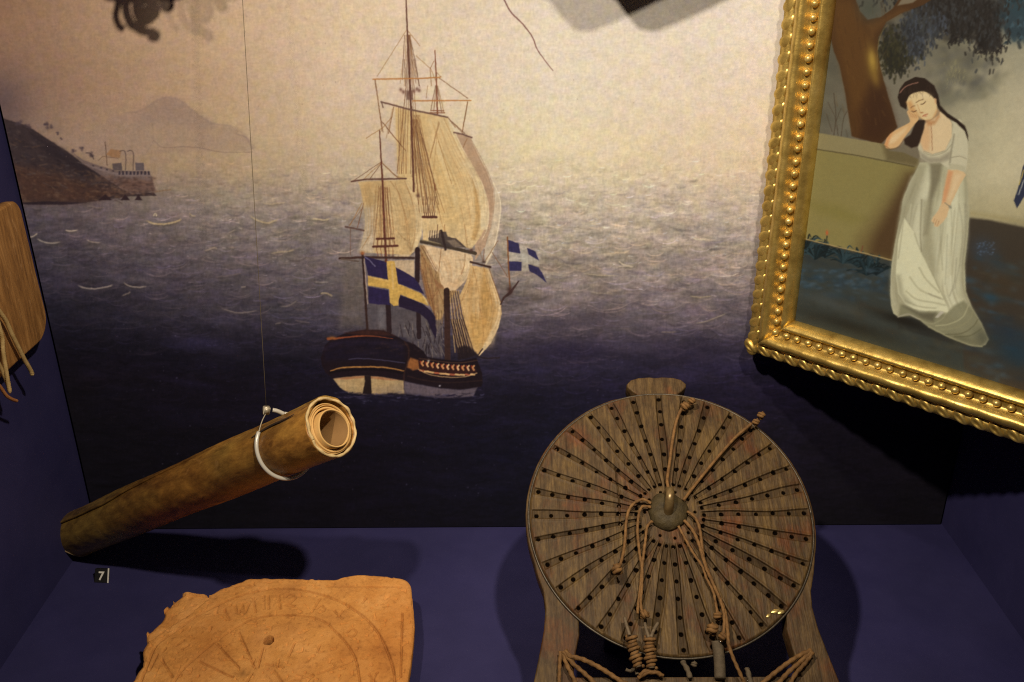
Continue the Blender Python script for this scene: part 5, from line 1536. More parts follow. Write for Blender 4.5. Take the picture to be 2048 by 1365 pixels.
    to3d = lambda x, y, h: O+np.asarray(x)[..., None]*ex+np.asarray(y)[..., None]*ey+np.asarray(h)[..., None]*n
    m, nt, b = new_mat('terracotta')
    v = coords(nt)
    f = noise(nt, v, 30, 7, 0.68, 0.3)
    c = ramp(nt, f, [(0.25, (0.43, 0.180, 0.050)), (0.5, (0.61, 0.275, 0.072)), (0.75, (0.69, 0.345, 0.112))])
    c = mix(nt, c, ramp(nt, noise(nt, v, 12, 4, 0.6), [(0.52, (0, 0, 0)), (0.72, (0.30, 0.19, 0.105))]), 0.35, 'ADD')
    c = mix(nt, c, ramp(nt, noise(nt, v, 240, 3, 0.6), [(0.30, (0.72, 0.68, 0.66)), (0.45, (1, 1, 1)), (0.72, (1.05, 1.05, 1.05)), (0.78, (1.6, 1.7, 1.9))]), 0.8, 'MULTIPLY')
    c = mix(nt, c, ramp(nt, noise(nt, v, 9, 4, 0.6, 0.5), [(0.35, (0.78, 0.66, 0.55)), (0.6, (1.05, 1.08, 1.1))]), 0.8, 'MULTIPLY')
    c = grime_shade_mix(nt, c, (0.10, 0.040, 0.012))  # dark clay tone for painted recess shade and dirt
    nt.links.new(c, b.inputs['Base Color'])
    b.inputs['Roughness'].default_value = 0.9
    b.inputs['Specular IOR Level'].default_value = 0.2
    bump(nt, b, noise(nt, v, 300, 6, 0.75), 0.75, 0.0011)
    ob = star_slab('sundial_tile', o, cen, 330, height, 0.022, to3d, m, None, 0.004)
    grime_shade_mesh(ob.data, np.concatenate([gk['g'], np.zeros((gk['g'].shape[0], 3))], 1))
    tag(ob, 'broken orange terracotta tile with incised sundial circles and a small hole lying on the floor', 'clay tile')
    # what the tile leans on
    bm = bmesh.new()
    box(bm, 0.30, 0.36, -0.205, -0.185, 0.0, 0.0195)
    s = link('tile_rest', bm_mesh(bm, 'tile_rest'), M_case, smooth=False)
    tag(s, 'low blue block hidden beneath the terracotta tile', 'rest block')
build_tile()

# ================================================================== NUMBER TAG
def build_label():
    base = hit((203, 1166), (0, 0, 0), np.array([0, 0, 1.0]))
    root = empty('number_tag', base, 'small black number tag reading 7 on the blue floor below the tube', 'number tag')
    blk = mottled('tag_black', [(0.3, (0.008, 0.008, 0.008)), (0.7, (0.014, 0.013, 0.013))], 90, rough=0.5, bump_s=0.1)
    wht = mottled('tag_white', [(0.3, (0.74, 0.72, 0.66)), (0.7, (0.82, 0.80, 0.74))], 90, rough=0.6, bump_s=0.1)
    Rm = Matrix.Translation(Vector(base)) @ Matrix.Rotation(math.radians(-4), 4, 'Z') @ Matrix.Rotation(math.radians(-28), 4, 'X')
    bm = bmesh.new()
    box(bm, -0.0080, 0.0066, -0.0005, 0.0045, 0.0, 0.0150)
    bmesh.ops.bevel(bm, geom=bm.edges[:], offset=0.0004, segments=2, affect='EDGES')
    me = bm_mesh(bm, 'tag_block')
    me.transform(Rm)
    child(link('tag_block', me, blk, smooth=False), root)
    bm = bmesh.new()
    box(bm, 0.0067, 0.0079, -0.0008, 0.0002, 0.0002, 0.0158)
    me = bm_mesh(bm, 'white_edge')
    me.transform(Rm)
    child(link('white_edge', me, wht, smooth=False), root)
    cu = bpy.data.curves.new('numeral', 'FONT')
    cu.body = '7'
    cu.size = 0.0128
    cu.extrude = 0.00015
    cu.offset = 0.00028
    cu.align_x = 'CENTER'
    t = bpy.data.objects.new('numeral_text', cu)
    COL.objects.link(t)
    bpy.context.view_layer.update()
    me = bpy.data.meshes.new_from_object(t.evaluated_get(bpy.context.evaluated_depsgraph_get()))
    bpy.data.objects.remove(t)
    me.transform(Rm @ Matrix.Translation((-0.0004, -0.0008, 0.0032)) @ Matrix.Rotation(math.radians(90), 4, 'X'))
    child(link('numeral', me, wht, smooth=False), root)
build_label()

# ================================================================== CORD MATERIALS
def cord_mat(name, dark, light):
    m, nt, b = new_mat(name)
    v = coords(nt)
    c = ramp(nt, noise(nt, v, 140, 5, 0.7), [(0.3, dark), (0.7, light)])
    nt.links.new(c, b.inputs['Base Color'])
    b.inputs['Roughness'].default_value = 0.75
    b.inputs['Specular IOR Level'].default_value = 0.3
    bump(nt, b, noise(nt, v, 900, 4, 0.7), 0.6, 0.0006)
    return m

# ================================================================== PLAQUE ON THE LEFT WALL
def build_plaque():
    root = empty('wooden_plaque', (0.006, -0.11, 0.28), 'worn light brown wooden plaque with rounded corners and hanging strings on the left wall', 'wooden plaque')
    X0 = 0.020
    y0, y1, z0, z1 = -0.205, -0.0285, 0.272, 0.414
    pts = []
    def corner(cy, cz, r, a0, a1):
        for a in np.radians(np.linspace(a0, a1, 10)):
            pts.append((cy+r*math.cos(a), cz+r*math.sin(a)))
    corner(y1-0.030, z0+0.024, 0.027, -80, 5)
    corner(y1-0.021, z1-0.016, 0.0145, 8, 90)
    corner(y0+0.016, z1-0.016, 0.0145, 90, 172)
    corner(y0+0.026, z0+0.024, 0.027, 175, 260)
    o = resample(np.array(pts), 420, 0)
    hgt = lambda y, z: 0.0009*fbm(y*220, z*16, 101, 4)+0.0006*fbm(y*60, z*40, 104, 3)
    to3d = lambda y, z, h: np.stack([X0+np.asarray(h), np.asarray(y), np.asarray(z)], -1)
    m, nt, b = new_mat('worn_oak')
    v = coords(nt, (1, 9, 1))
    f = noise(nt, v, 26, 8, 0.7, 0.5)
    c = ramp(nt, f, [(0.25, (0.115, 0.050, 0.014)), (0.5, (0.28, 0.135, 0.038)), (0.75, (0.46, 0.245, 0.082))])
    c = mix(nt, c, ramp(nt, noise(nt, coords(nt, (1, 3, 1)), 60, 4, 0.6), [(0.6, (0, 0, 0)), (0.72, (0.22, 0.15, 0.08))]), 0.5, 'ADD')
    nt.links.new(c, b.inputs['Base Color'])
    b.inputs['Roughness'].default_value = 0.6
    bump(nt, b, f, 0.4, 0.0012)
    star_slab('board', o, (-0.115, 0.343), 160, hgt, 0.013, to3d, m, root, 0.003)
    cm = cord_mat('pale_string', (0.30, 0.20, 0.075), (0.50, 0.36, 0.16))
    cr = cord_mat('red_string', (0.26, 0.10, 0.03), (0.38, 0.17, 0.06))
    Zs = zm(0, 400, 3.25)
    nx = np.array([1.0, 0, 0])
    for pts_, r, mm, dx in (([(-60, 640), (0, 730), (40, 790), (80, 880), (120, 960), (160, 1040), (200, 1110), (212, 1142)], 0.0019, cm, 0.028), ([(-40, 700), (0, 840), (15, 900), (20, 980), (35, 1080), (50, 1170), (66, 1258)], 0.0018, cm, 0.030), ([(-60, 980), (0, 1080), (30, 1150), (52, 1210), (62, 1250)], 0.0016, cm, 0.027), ([(-60, 1150), (0, 1215), (40, 1270), (75, 1295), (115, 1310)], 0.0015, cr, 0.029)):
        p3 = np.array([hit(q, (dx, 0, 0), nx) for q in Zs(pts_)])
        pp = spline(p3, 14)
        g = Geo()
        rr = np.full(len(pp), r)
        rr[-3:] *= [0.9, 0.7, 0.4]
        g.tube(pp, rr, 12, 3, 900)
        child(link('string', g.mesh('string'), mm), root)
    bm = bmesh.new()
    box(bm, 0.0, 0.0075, -0.13, -0.10, 0.335, 0.355)
    child(link('wall_mount', bm_mesh(bm, 'wall_mount'), M_case, smooth=False), root)
build_plaque()

# ================================================================== TRAVERSE BOARD
BC = np.array([0.63282, -0.23024, 0.17828])
BX = np.array([0.9999407, -0.00878776, 0.00643137])
BY = np.array([0.00416394, 0.85425352, 0.51983995])
BN = np.cross(BX, BY)
BM = Matrix(((BX[0], BY[0], BN[0], BC[0]), (BX[1], BY[1], BN[1], BC[1]), (BX[2], BY[2], BN[2], BC[2]), (0, 0, 0, 1)))
def b3(x, y, h=0.0):
    return BC+BX*x+BY*y+BN*h
def bpx(q, h=0.0):
    return hit(q, BC+BN*h, BN)
def wood(name, dark, mid, light, red, rough=0.6):
    m, nt, b = new_mat(name)
    v = coords(nt, (11, 1, 3))
    f = noise(nt, v, 24, 8, 0.72, 0.35)
    c = ramp(nt, f, [(0.28, dark), (0.5, mid), (0.74, light)])
    c = mix(nt, c, ramp(nt, noise(nt, coords(nt, (1.3, 1, 1)), 22, 5, 0.65), [(0.30, (1.12, 1.10, 0.80)), (0.46, (1, 1, 1)), (0.52, (0.80, 0.80, 0.82)), (0.66, red)]), 0.9, 'MULTIPLY')
    c = mix(nt, c, ramp(nt, noise(nt, coords(nt, (3, 1, 1)), 170, 4, 0.7), [(0.3, (0.6, 0.58, 0.56)), (0.65, (1.12, 1.12, 1.12))]), 0.8, 'MULTIPLY')
    c = grime_shade_mix(nt, c, (0.003, 0.002, 0.0015))  # near-black tone for painted hole and groove shade, and dirt
    ag = N(nt, 'ShaderNodeAttribute', attribute_name='grime_shade')
    sp = N(nt, 'ShaderNodeMath', operation='MULTIPLY_ADD')
    nt.links.new(ag.outputs['Fac'], sp.inputs[0])
    sp.inputs[1].default_value = -0.22
    sp.inputs[2].default_value = 0.22
    nt.links.new(sp.outputs[0], b.inputs['Specular IOR Level'])
    nt.links.new(c, b.inputs['Base Color'])
    b.inputs['Roughness'].default_value = rough
    w = N(nt, 'ShaderNodeTexNoise')
    w.inputs['Scale'].default_value = 60
    w.inputs['Detail'].default_value = 6
    nt.links.new(coords(nt, (14, 1, 3)), w.inputs['Vector'])
    bump(nt, b, w.outputs['Fac'], 0.55, 0.0010)
    return m

def build_board():
    root = bpy.data.objects.new('traverse_board', None)
    root.empty_display_size = 0.02
    COL.objects.link(root)
    root.matrix_world = BM
    tag(root, 'round dark wooden navigation board drilled with radiating peg holes, with cords tied to its hub', 'traverse board')
    bpy.context.view_layer.update()
    W_disc = wood('oak_disc', (0.025, 0.0135, 0.0048), (0.074, 0.044, 0.0165), (0.155, 0.098, 0.036), (1.10, 0.62, 0.50))
    W_body = wood('oak_body', (0.028, 0.015, 0.0055), (0.074, 0.044, 0.0175), (0.145, 0.092, 0.037), (1.08, 0.68, 0.52))
    def local(name, me, mat, smooth=True, parent=root):
        o = link(name, me, mat, None, smooth)
        o.parent = parent
        return o
    # body outline (right half measured, mirrored), window cut out below the disc
    RB = 0.1258
    outl = []
    for a in np.radians(np.linspace(78, -18, 26)):
        outl.append((RB*math.cos(a), RB*math.sin(a)))
    half = outl+[(0.1165, -0.052), (0.1112, -0.068), (0.1098, -0.082), (0.1115, -0.100), (0.1160, -0.122), (0.1205, -0.142), (0.1235, -0.165), (0.1225, -0.190), (0.116, -0.212), (0.100, -0.228), (0.06, -0.236), (0.0, -0.238)]
    knob = [(0.0, 0.1425), (0.006, 0.1432), (0.0165, 0.1425), (0.0235, 0.1402), (0.0272, 0.1360), (0.0268, 0.1335), (0.0225, 0.1290), (0.0185, 0.1262), (0.0182, 0.1235)]
    r_half = knob+half[2:]
    loop = r_half+[(-x, y) for x, y in reversed(r_half[1:-1])]
    win = [(0.0905, -0.086), (0.0880, -0.100), (0.0900, -0.116), (0.0945, -0.1395), (-0.0915, -0.1395), (-0.0885, -0.118), (-0.0850, -0.104), (-0.0850, -0.088)]
    arc = [(0.116*math.cos(a), 0.116*math.sin(a)) for a in np.radians(np.linspace(223, 317, 24))]
    win = win+arc
    cu = bpy.data.curves.new('outline', 'CURVE')
    cu.dimensions = '2D'
    cu.fill_mode = 'BOTH'
    cu.extrude = 0.0075
    cu.bevel_depth = 0.0013
    cu.bevel_resolution = 2
    for pts in (loop, win):
        sp = cu.splines.new('POLY')
        sp.points.add(len(pts)-1)
        for p_, (x, y) in zip(sp.points, pts):
            p_.co = (x, y, 0, 1)
        sp.use_cyclic_u = True
    t = bpy.data.objects.new('outline_curve', cu)
    COL.objects.link(t)
    bpy.context.view_layer.update()
    me = bpy.data.meshes.new_from_object(t.evaluated_get(bpy.context.evaluated_depsgraph_get()))
    bpy.data.objects.remove(t)
    me.transform(Matrix.Translation((0, 0, -0.0125)))
    local('body', me, W_body, smooth=False)
    # disc face as a relief with 32 channels and peg holes
    NS, NR = 32, 300
    NA = NS*40
    R = 0.1236
    rr = np.concatenate([[0.0], np.linspace(0.004, R, NR-1)])
    aa = np.arange(NA)*2*math.pi/NA+math.pi/64
    Ag, Rg = np.meshgrid(aa, rr, indexing='ij')
    x, y = Rg*np.cos(Ag), Rg*np.sin(Ag)
    h = 0.0012*fbm(x*45+3, y*18, 121, 4)+0.0007*fbm(x*420, y*60, 125, 3)
    gr = np.zeros_like(h)
    holes = [0.0295, 0.0452, 0.0604, 0.0754, 0.0905, 0.1050, 0.1176]
    for k in range(NS):
        a = k*2*math.pi/NS+random.gauss(0, 0.0085)
        ca, sa = math.cos(a), math.sin(a)
        u = x*ca+y*sa
        vv = -x*sa+y*ca+0.0004*np.sin(u*90+k)
        near = (u > 0.015) & (np.abs(vv) < 0.008)
        wd = np.clip(0.0012+0.0145*u, 0.0012, 0.0028)*random.uniform(0.6, 1.2)*(1+0.25*np.sin(u*55+k*2.1))
        if k in (24, 23, 25, 26):
            wd = wd*1.35
        t_ = np.clip((wd-np.abs(vv))/0.0005+0.5, 0, 1)
        start = np.clip((u-0.026)/0.004, 0, 1)*np.clip((R-0.001-u)/0.002, 0, 1)
        h -= np.where(near, t_*start*random.uniform(0.0010, 0.0015), 0)
        gr = np.maximum(gr, np.where(near, t_*start*(random.uniform(0.22, 0.5)+0.3*fbm(x*60, y*60, 150+k, 2)), 0))  # channel floors: dirt and painted groove shade in one dark tone
        ed = np.exp(-((np.abs(vv)-wd)/0.00045)**2)*start
        gr = np.maximum(gr, np.where(near, ed*np.where(vv*ca > -0.0002, 0.85, 0.35), 0))  # painted shade line along channel edges, stronger on the upper one
        # one edge of each wedge stands a little proud
        h += np.where(near, 0.0005*np.exp(-((np.abs(vv)-wd-0.0012)/0.001)**2)*start*(vv > 0), 0)
        for i, hr in enumerate(holes):
            q = a+random.gauss(0, 0.0035)*(0.06/hr)**0.5
            hx, hy = hr*math.cos(q)+random.gauss(0, .0003), hr*math.sin(q)+random.gauss(0, .0003)
            r0 = random.uniform(0.0017, 0.0021)
            if i == 0:
                r0 *= 0.85
            sel = near & (np.abs(u-hr) < 0.004)
            d = np.hypot(x[sel]-hx, y[sel]-hy)
            h[sel] -= 0.0020*np.clip((r0-d)/0.0005, 0, 1)
            gr[sel] = np.maximum(gr[sel], np.clip((r0+0.0003-d)/0.0004, 0, 1))  # peg holes painted near-black for the darkness inside them
    for k in range(0, NS, 3):
        a = (k+0.5)*2*math.pi/NS
        d = np.hypot(x-0.0222*math.cos(a), y-0.0222*math.sin(a))
        h -= 0.0020*np.clip((0.0015-d)/0.0007, 0, 1)
        gr = np.maximum(gr, np.clip((0.0016-d)/0.0005, 0, 1))  # small hub holes get the same painted darkness
    # cracks
    ck = np.array([(-0.0455, 0.046), (-0.0440, 0.020), (-0.0440, -0.004), (-0.0435, -0.014)])
    sel = (np.abs(x+0.0445) < 0.004) & (y < 0.05) & (y > -0.02)
    d, _ = Canvas.segdist(x[sel], y[sel], ck)
    h[sel] -= 0.0016*np.exp(-(d/0.0005)**2)
    h -= 0.0020*np.clip((Rg-(R-0.0022))/0.0022, 0, 1)**2
    P = np.stack([x, y, h], -1)
    rim = [np.stack([R*np.cos(aa), R*np.sin(aa), np.full(NA, z)], -1) for z in (-0.0030, -0.0060)]
    bot = np.zeros((NA, 3))
    bot[:, 2] = -0.0060
    P = np.concatenate([P, rim[0][:, None], rim[1][:, None], bot[:, None]], 1)
    me = grid_mesh('disc', P, closed_u=True)
    grime_shade_mesh(me, np.concatenate([gr, np.zeros((NA, 3))], 1))
    bm = bmesh.new()
    bm.from_mesh(me)
    bmesh.ops.remove_doubles(bm, verts=[v for v in bm.verts if v.co.xy.length < 1e-6], dist=1e-5)
    bmesh.ops.recalc_face_normals(bm, faces=bm.faces)
    bm.to_mesh(me)
    bm.free()
    disc = local('disc', me, W_disc)
    # thin metal band round the disc
    iron = mottled('dull_iron', [(0.3, (0.035, 0.028, 0.02)), (0.7, (0.085, 0.07, 0.05))], 90, rough=0.45, metallic=0.5, bump_s=0.5, bump_scale=260)
    g = Geo()
    g.tube(np.array([(0.1243*math.cos(a), 0.1243*math.sin(a), -0.0028) for a in np.linspace(0, 2*math.pi, 200)]), 0.0010, 6)
    local('rim_band', g.mesh('rim_band'), iron)
    # hub boss and its hook
    g = Geo()
    nprof = [(0.0, 0.0085), (0.005, 0.0086), (0.010, 0.0078), (0.0145, 0.0058), (0.0170, 0.0030), (0.0178, -0.0005), (0.0165, -0.002)]
    V, F = [], []
    ma = 48
    for r, z in nprof:
        for j in range(ma):
            a = 2*math.pi*j/ma
            k = 1+0.035*math.sin(3*a+1)+0.02*math.sin(7*a)
            V.append((-0.002+r*k*math.cos(a), 0.0022+r*k*math.sin(a), z+0.0006*math.sin(4*a)*r/0.017))
    for i in range(len(nprof)-1):
        for j in range(ma):
            k = (j+1) % ma
            F.append((i*ma+j, (i+1)*ma+j, (i+1)*ma+k, i*ma+k))
    me = mesh_from('hub', V, F)
    bm = bmesh.new()
    bm.from_mesh(me)
    bmesh.ops.remove_doubles(bm, verts=bm.verts, dist=1e-6)
    bmesh.ops.recalc_face_normals(bm, faces=bm.faces)
    bm.to_mesh(me)
    bm.free()
    hubm = mottled('hub_metal', [(0.3, (0.026, 0.019, 0.009)), (0.7, (0.066, 0.049, 0.022))], 120, rough=0.6, metallic=0.0, bump_s=0.8, bump_scale=160, bump_d=0.0018, spec=0.18)
    hub = local('hub', me, hubm)
    g = Geo()
    hk = spline([(-0.0025, -0.001, 0.006), (-0.0025, 0.002, 0.0150), (-0.0020, 0.0070, 0.0200), (-0.0012, 0.0125, 0.0190), (-0.0008, 0.0165, 0.0130), (-0.0008, 0.0180, 0.0060)], 8)
    g.tube(hk, np.interp(np.linspace(0, 1, len(hk)), [0, 0.4, 0.7, 1], [0.0044, 0.0038, 0.0036, 0.0042]), 14)
    o = local('hook', g.mesh('hook'), mottled('hook_brass', [(0.3, (0.13, 0.085, 0.035)), (0.7, (0.26, 0.18, 0.08))], 90, rough=0.36, metallic=0.5, bump_s=0.2))
    # cords, traced where they lie over the disc and lifted off it
    cm = cord_mat('tan_cord', (0.075, 0.036, 0.011), (0.205, 0.108, 0.036))
    cg = cord_mat('grey_cord', (0.050, 0.037, 0.023), (0.115, 0.088, 0.056))
    A = zm(1040, 740, 3.303)
    Bq = zm(1040, 1040, 3.303)
    S = zm(1180, 940, 3.212)
    inv = np.array([BX, BY, BN])
    def lp(q, h):
        return inv@(bpx(q, h)-BC)
    def cord(pts, hs, r, mat=cm, ply=2):
        hv = np.interp(np.linspace(0, 1, len(pts)), np.linspace(0, 1, len(hs)), hs)
        p = spline(np.array([lp(q, h_) for q, h_ in zip(pts, hv)]), 10)
        g_ = Geo()
        g_.tube(p, r, 10, ply, 500)
        return local('cord', g_.mesh('cord'), mat)
    def knot(q, h_, size, seed, mat=cm, turns=2.3, axis=(0.5, 1, 0.4)):
        c = np.asarray(lp(q, h_))
        ax = np.asarray(axis, float)
        ax /= np.linalg.norm(ax)
        u = np.cross(ax, [0.2, -0.3, 1.0])
        u /= np.linalg.norm(u)
        w = np.cross(ax, u)
        t_ = np.linspace(0, 1, 60)
        path = c+np.outer((t_-0.5)*size*1.5, ax)+np.outer(np.cos(t_*turns*6.28)*size*0.62, u)+np.outer(np.sin(t_*turns*6.28)*size*0.62, w)
        g_ = Geo()
        g_.tube(path, size*0.42, 8, 2, 500)
        g_.lump(c, [ax*size*1.0, u*size*0.75, w*size*0.75], 6, 10, 0.1, seed)
        return local('knot', g_.mesh('knot'), mat)
    cord(A([(985, 800), (972, 740), (978, 680), (990, 600), (1005, 480), (1030, 350), (1058, 275), (1085, 235)]), (0.012, 0.004, 0.003, 0.006, 0.010), 0.00144, cm, 0)
    knot(A([(1090, 238)])[0], 0.011, 0.0040, 1, axis=(1, 0.6, 0.5))
    knot(A([(1135, 205)])[0], 0.013, 0.0032, 2, axis=(1, 0.6, 0.5))
    cord(A([(1080, 862), (1150, 770), (1230, 670), (1330, 550), (1430, 440), (1530, 355)]), (0.007, 0.003, 0.003, 0.005, 0.009), 0.00138, cm, 0)
    knot(A([(1558, 345)])[0], 0.010, 0.0032, 3, axis=(0.7, 0.8, 0.6))
    knot(A([(1592, 300)])[0], 0.013, 0.0034, 4, axis=(0.7, 0.8, 0.6))
    cord(S([(392, 215), (345, 192), (290, 210), (250, 260), (232, 340), (225, 450), (213, 540), (193, 612)]), (0.006, 0.008, 0.007, 0.008, 0.012, 0.018), 0.00130)
    knot(S([(172, 640)])[0], 0.019, 0.0044, 5, axis=(-0.3, 1, 0.3))
    cord(S([(392, 240), (340, 236), (315, 280), (305, 380), (312, 480), (322, 560), (335, 640), (332, 760), (325, 850), (335, 920)]), (0.006, 0.008, 0.006, 0.006, 0.009, 0.013), 0.00123)
    knot(S([(350, 928)])[0], 0.014, 0.0036, 6, axis=(1, 0.2, 0.3))
    cord(S([(400, 330), (368, 365), (355, 460), (345, 540), (335, 620), (325, 740), (310, 860), (306, 925)]), (0.006, 0.007, 0.006, 0.008, 0.010), 0.00123)
    cord(S([(568, 362), (610, 440), (660, 530), (720, 620), (750, 700), (790, 780), (808, 860), (820, 930)]), (0.005, 0.006, 0.005, 0.007, 0.009), 0.00115)
    knot(S([(820, 938)])[0], 0.010, 0.0034, 7, axis=(0.2, 1, 0.3))
    cord(S([(605, 325), (660, 390), (700, 480), (730, 580), (770, 680), (800, 760), (840, 840), (870, 930), (885, 1040), (890, 1120), (920, 1210), (960, 1300), (992, 1370), (1015, 1430)]), (0.006, 0.008, 0.006, 0.010, 0.014, 0.010, 0.002), 0.00144)
    cord(S([(625, 268), (670, 300), (700, 360), (715, 450), (725, 540), (745, 630), (790, 730), (830, 820), (858, 910), (862, 1000), (852, 1070)]), (0.006, 0.009, 0.007, 0.009, 0.012, 0.012), 0.00130)
    knot(S([(785, 1022)])[0], 0.012, 0.0046, 8, axis=(0.4, 1, 0.3))
    knot(S([(852, 1072)])[0], 0.012, 0.0034, 9, axis=(0.8, 0.6, 0.3))
    # two whipped pegs hanging over the window's edge
    stick = mottled('peg_wood', [(0.3, (0.07, 0.05, 0.03)), (0.7, (0.15, 0.11, 0.065))], 80, stretch=(1, 4, 1), rough=0.7)
    for pts, tips in (([(262, 1065), (275, 1130), (292, 1200), (312, 1268)], [[(222, 950), (235, 1000), (255, 1062)]]), ([(383, 1075), (382, 1140), (388, 1205), (395, 1275)], [[(352, 985), (362, 1030), (378, 1078)], [(436, 985), (410, 1030), (392, 1075)]])):
        ctr = [lp(q, 0.012-0.004*i/3) for i, q in enumerate(S(pts))]
        pg = Geo()
        pg.tube(spline(np.array(ctr), 8), 0.0029, 12)
        pe = local('peg', pg.mesh('peg'), stick)
        path = spline(np.array(ctr), 40)
        T = np.gradient(path, axis=0)
        T /= np.linalg.norm(T, axis=1)[:, None]
        u = np.cross(T, [0.0, 0.0, 1.0])
        u /= np.linalg.norm(u, axis=1)[:, None]
        w = np.cross(T, u)
        ph = np.linspace(0, 8.5*2*math.pi, len(path))
        rw = 0.0033+0.0010*np.sin(ph*0.37)
        hel = path+u*(np.cos(ph)*rw)[:, None]+w*(np.sin(ph)*rw)[:, None]
        wg = Geo()
        wg.tube(hel, 0.0014, 8, 2, 500)
        wo = local('whipping', wg.mesh('whipping'), cm)
        wo.parent = pe
        for tpts in tips:
            q3 = np.array([lp(q, 0.010+0.003*i) for i, q in enumerate(S(tpts))])
            tg = Geo()
            tg.tube(spline(q3, 6), 0.0014, 8)
            local('peg_tip', tg.mesh('peg_tip'), stick)
    # lower knots and cords about the window and the cross bar
    cord(Bq([(300, 862), (330, 900), (420, 925), (540, 985), (660, 1062), (760, 1110)]), (0.004, 0.006, 0.004, 0.002), 0.0019)
    cord(Bq([(285, 870), (350, 950), (420, 1010), (500, 1085)]), (0.004, 0.004, 0.002), 0.0018)
    cord(Bq([(280, 875), (310, 960), (350, 1040), (375, 1100)]), (0.003, 0.003, 0.002), 0.0018)
    cord(Bq([(268, 870), (262, 960), (258, 1090)]), (0.003, 0.003, 0.002), 0.0015)
    cord(Bq([(1925, 860), (1840, 900), (1750, 960), (1660, 1030), (1590, 1090)]), (0.004, 0.005, 0.002), 0.0018)
    cord(Bq([(1928, 868), (1850, 940), (1770, 1010), (1700, 1090)]), (0.004, 0.004, 0.002), 0.0018)
    cord(Bq([(1935, 875), (1880, 950), (1820, 1020), (1780, 1090)]), (0.004, 0.004, 0.002), 0.0017)
    cord(Bq([(790, 1030), (830, 1000), (880, 995), (930, 1025)]), (0.003, 0.006, 0.003), 0.0017)
    cord(Bq([(780, 1045), (840, 1012), (900, 1010), (945, 1030)]), (0.002, 0.006, 0.002), 0.0016)
    cord(Bq([(1068, 900), (1080, 945), (1105, 990), (1125, 1045)]), (-0.006, -0.004, 0.001), 0.0021, cg)
    cord(Bq([(1300, 800), (1312, 880), (1318, 950), (1322, 1050)]), (0.003, 0.000, 0.001), 0.0046, cg, 0)
    cord(Bq([(1500, 985), (1510, 1020), (1525, 1080)]), (-0.002, 0.001, 0.001), 0.0020, cg)
    cord(Bq([(700, 990), (730, 1000), (760, 985), (775, 1020)]), (-0.003, -0.002, 0.0), 0.0014, cg)
    knot(Bq([(1150, 955)])[0], -0.004, 0.0024, 12, cg)
    # small brass patch on the rim
    g = Geo()
    for i, q in enumerate(Bq([(1690, 605), (1725, 610), (1640, 635)])):
        g.lump(lp(q, 0.0004), [[0.0042-0.001*i, 0.0008, 0], [0, 0.0020, 0], [0, 0, 0.0007]], 6, 10, 0.2, i)
    local('brass_patch', g.mesh('brass_patch'), mottled('patch_brass', [(0.3, (0.45, 0.32, 0.10)), (0.7, (0.75, 0.58, 0.24))], 200, rough=0.3, metallic=0.8))
    # the stand that props the board up
    bm = bmesh.new()
    P0, P1 = b3(-0.05, 0.02, -0.021), b3(0.05, 0.02, -0.021)
    box(bm, P0[0], P1[0], P0[1]-0.004, P0[1]+0.004, 0.0, P0[2])
    s = link('board_prop', bm_mesh(bm, 'board_prop'), M_case, smooth=False)
    tag(s, 'blue painted prop standing hidden behind the round wooden board', 'prop')
build_board()

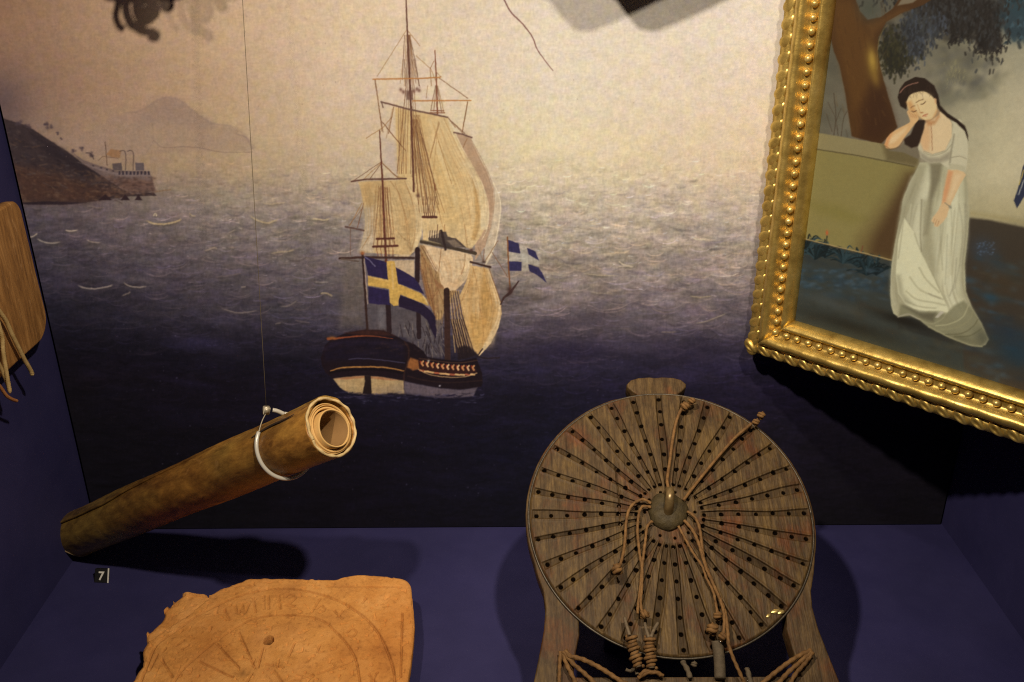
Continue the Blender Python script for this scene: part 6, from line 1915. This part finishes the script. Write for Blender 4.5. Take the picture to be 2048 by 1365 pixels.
# ================================================================== THINGS HANGING JUST ABOVE THE PICTURE'S EDGE (seen by their shadows)
def build_hung():
    wn = np.array([0, 1.0, 0])
    dk = mottled('dark_wood', [(0.3, (0.03, 0.018, 0.012)), (0.7, (0.07, 0.042, 0.025))], 40, stretch=(1, 1, 6), rough=0.6)
    # wooden tablet above the hot spot
    tip = np.array([0.578, -0.096, 0.628])
    L2 = LAMPS[1][0]
    def back(q, t, L):
        s = hit(q, (0, 0, 0), wn)
        return s+(L-s)*t
    Z8 = zm(900, 0, 3.103)
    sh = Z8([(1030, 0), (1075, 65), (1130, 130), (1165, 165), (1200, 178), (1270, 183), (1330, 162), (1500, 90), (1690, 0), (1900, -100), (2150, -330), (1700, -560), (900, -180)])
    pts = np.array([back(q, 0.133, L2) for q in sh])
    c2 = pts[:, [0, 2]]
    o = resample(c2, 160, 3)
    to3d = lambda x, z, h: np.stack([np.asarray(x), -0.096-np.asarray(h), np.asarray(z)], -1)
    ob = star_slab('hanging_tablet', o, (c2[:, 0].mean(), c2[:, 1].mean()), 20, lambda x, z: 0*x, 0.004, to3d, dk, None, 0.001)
    tag(ob, 'dark wooden tablet hanging above the bright sky, casting a rounded shadow at the top edge', 'wooden tablet')
    # fringed thing above the left sky
    L1 = LAMPS[0][0]
    Z5 = zm(180, 0, 6.827)
    root = empty('corded_panel', back((290, -30), 0.114, L1), 'dark panel with dangling curled cords hanging above the left sky, seen by its shadow', 'corded panel')
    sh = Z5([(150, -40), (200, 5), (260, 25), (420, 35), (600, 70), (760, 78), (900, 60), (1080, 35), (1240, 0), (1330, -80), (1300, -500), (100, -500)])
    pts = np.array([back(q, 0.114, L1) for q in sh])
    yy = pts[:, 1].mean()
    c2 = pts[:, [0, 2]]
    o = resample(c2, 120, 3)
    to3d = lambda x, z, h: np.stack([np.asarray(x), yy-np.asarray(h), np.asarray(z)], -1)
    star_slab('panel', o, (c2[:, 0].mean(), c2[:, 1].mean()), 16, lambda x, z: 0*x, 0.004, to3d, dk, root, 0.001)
    cm = cord_mat('dark_cord', (0.05, 0.03, 0.02), (0.12, 0.08, 0.05))
    for ln, r in (([(385, -30), (375, 90), (352, 200), (370, 300), (410, 370), (462, 405)], 0.0024), ([(480, -20), (490, 120), (510, 220), (560, 330), (620, 370), (700, 420), (790, 440), (860, 450), (905, 490), (895, 520), (850, 512), (820, 482)], 0.0030), ([(650, 30), (660, 160), (700, 250), (760, 275), (830, 240), (880, 180), (860, 110), (800, 150), (740, 170)], 0.0042), ([(600, 360), (680, 352), (745, 365)], 0.0020), ([(1000, 20), (1050, 90), (1090, 60)], 0.0045)):
        p = spline(np.array([back(q, 0.114, L1) for q in Z5(ln)]), 8)
        g = Geo()
        g.tube(p, r, 8)
        child(link('cord', g.mesh('cord'), cm), root)
build_hung()
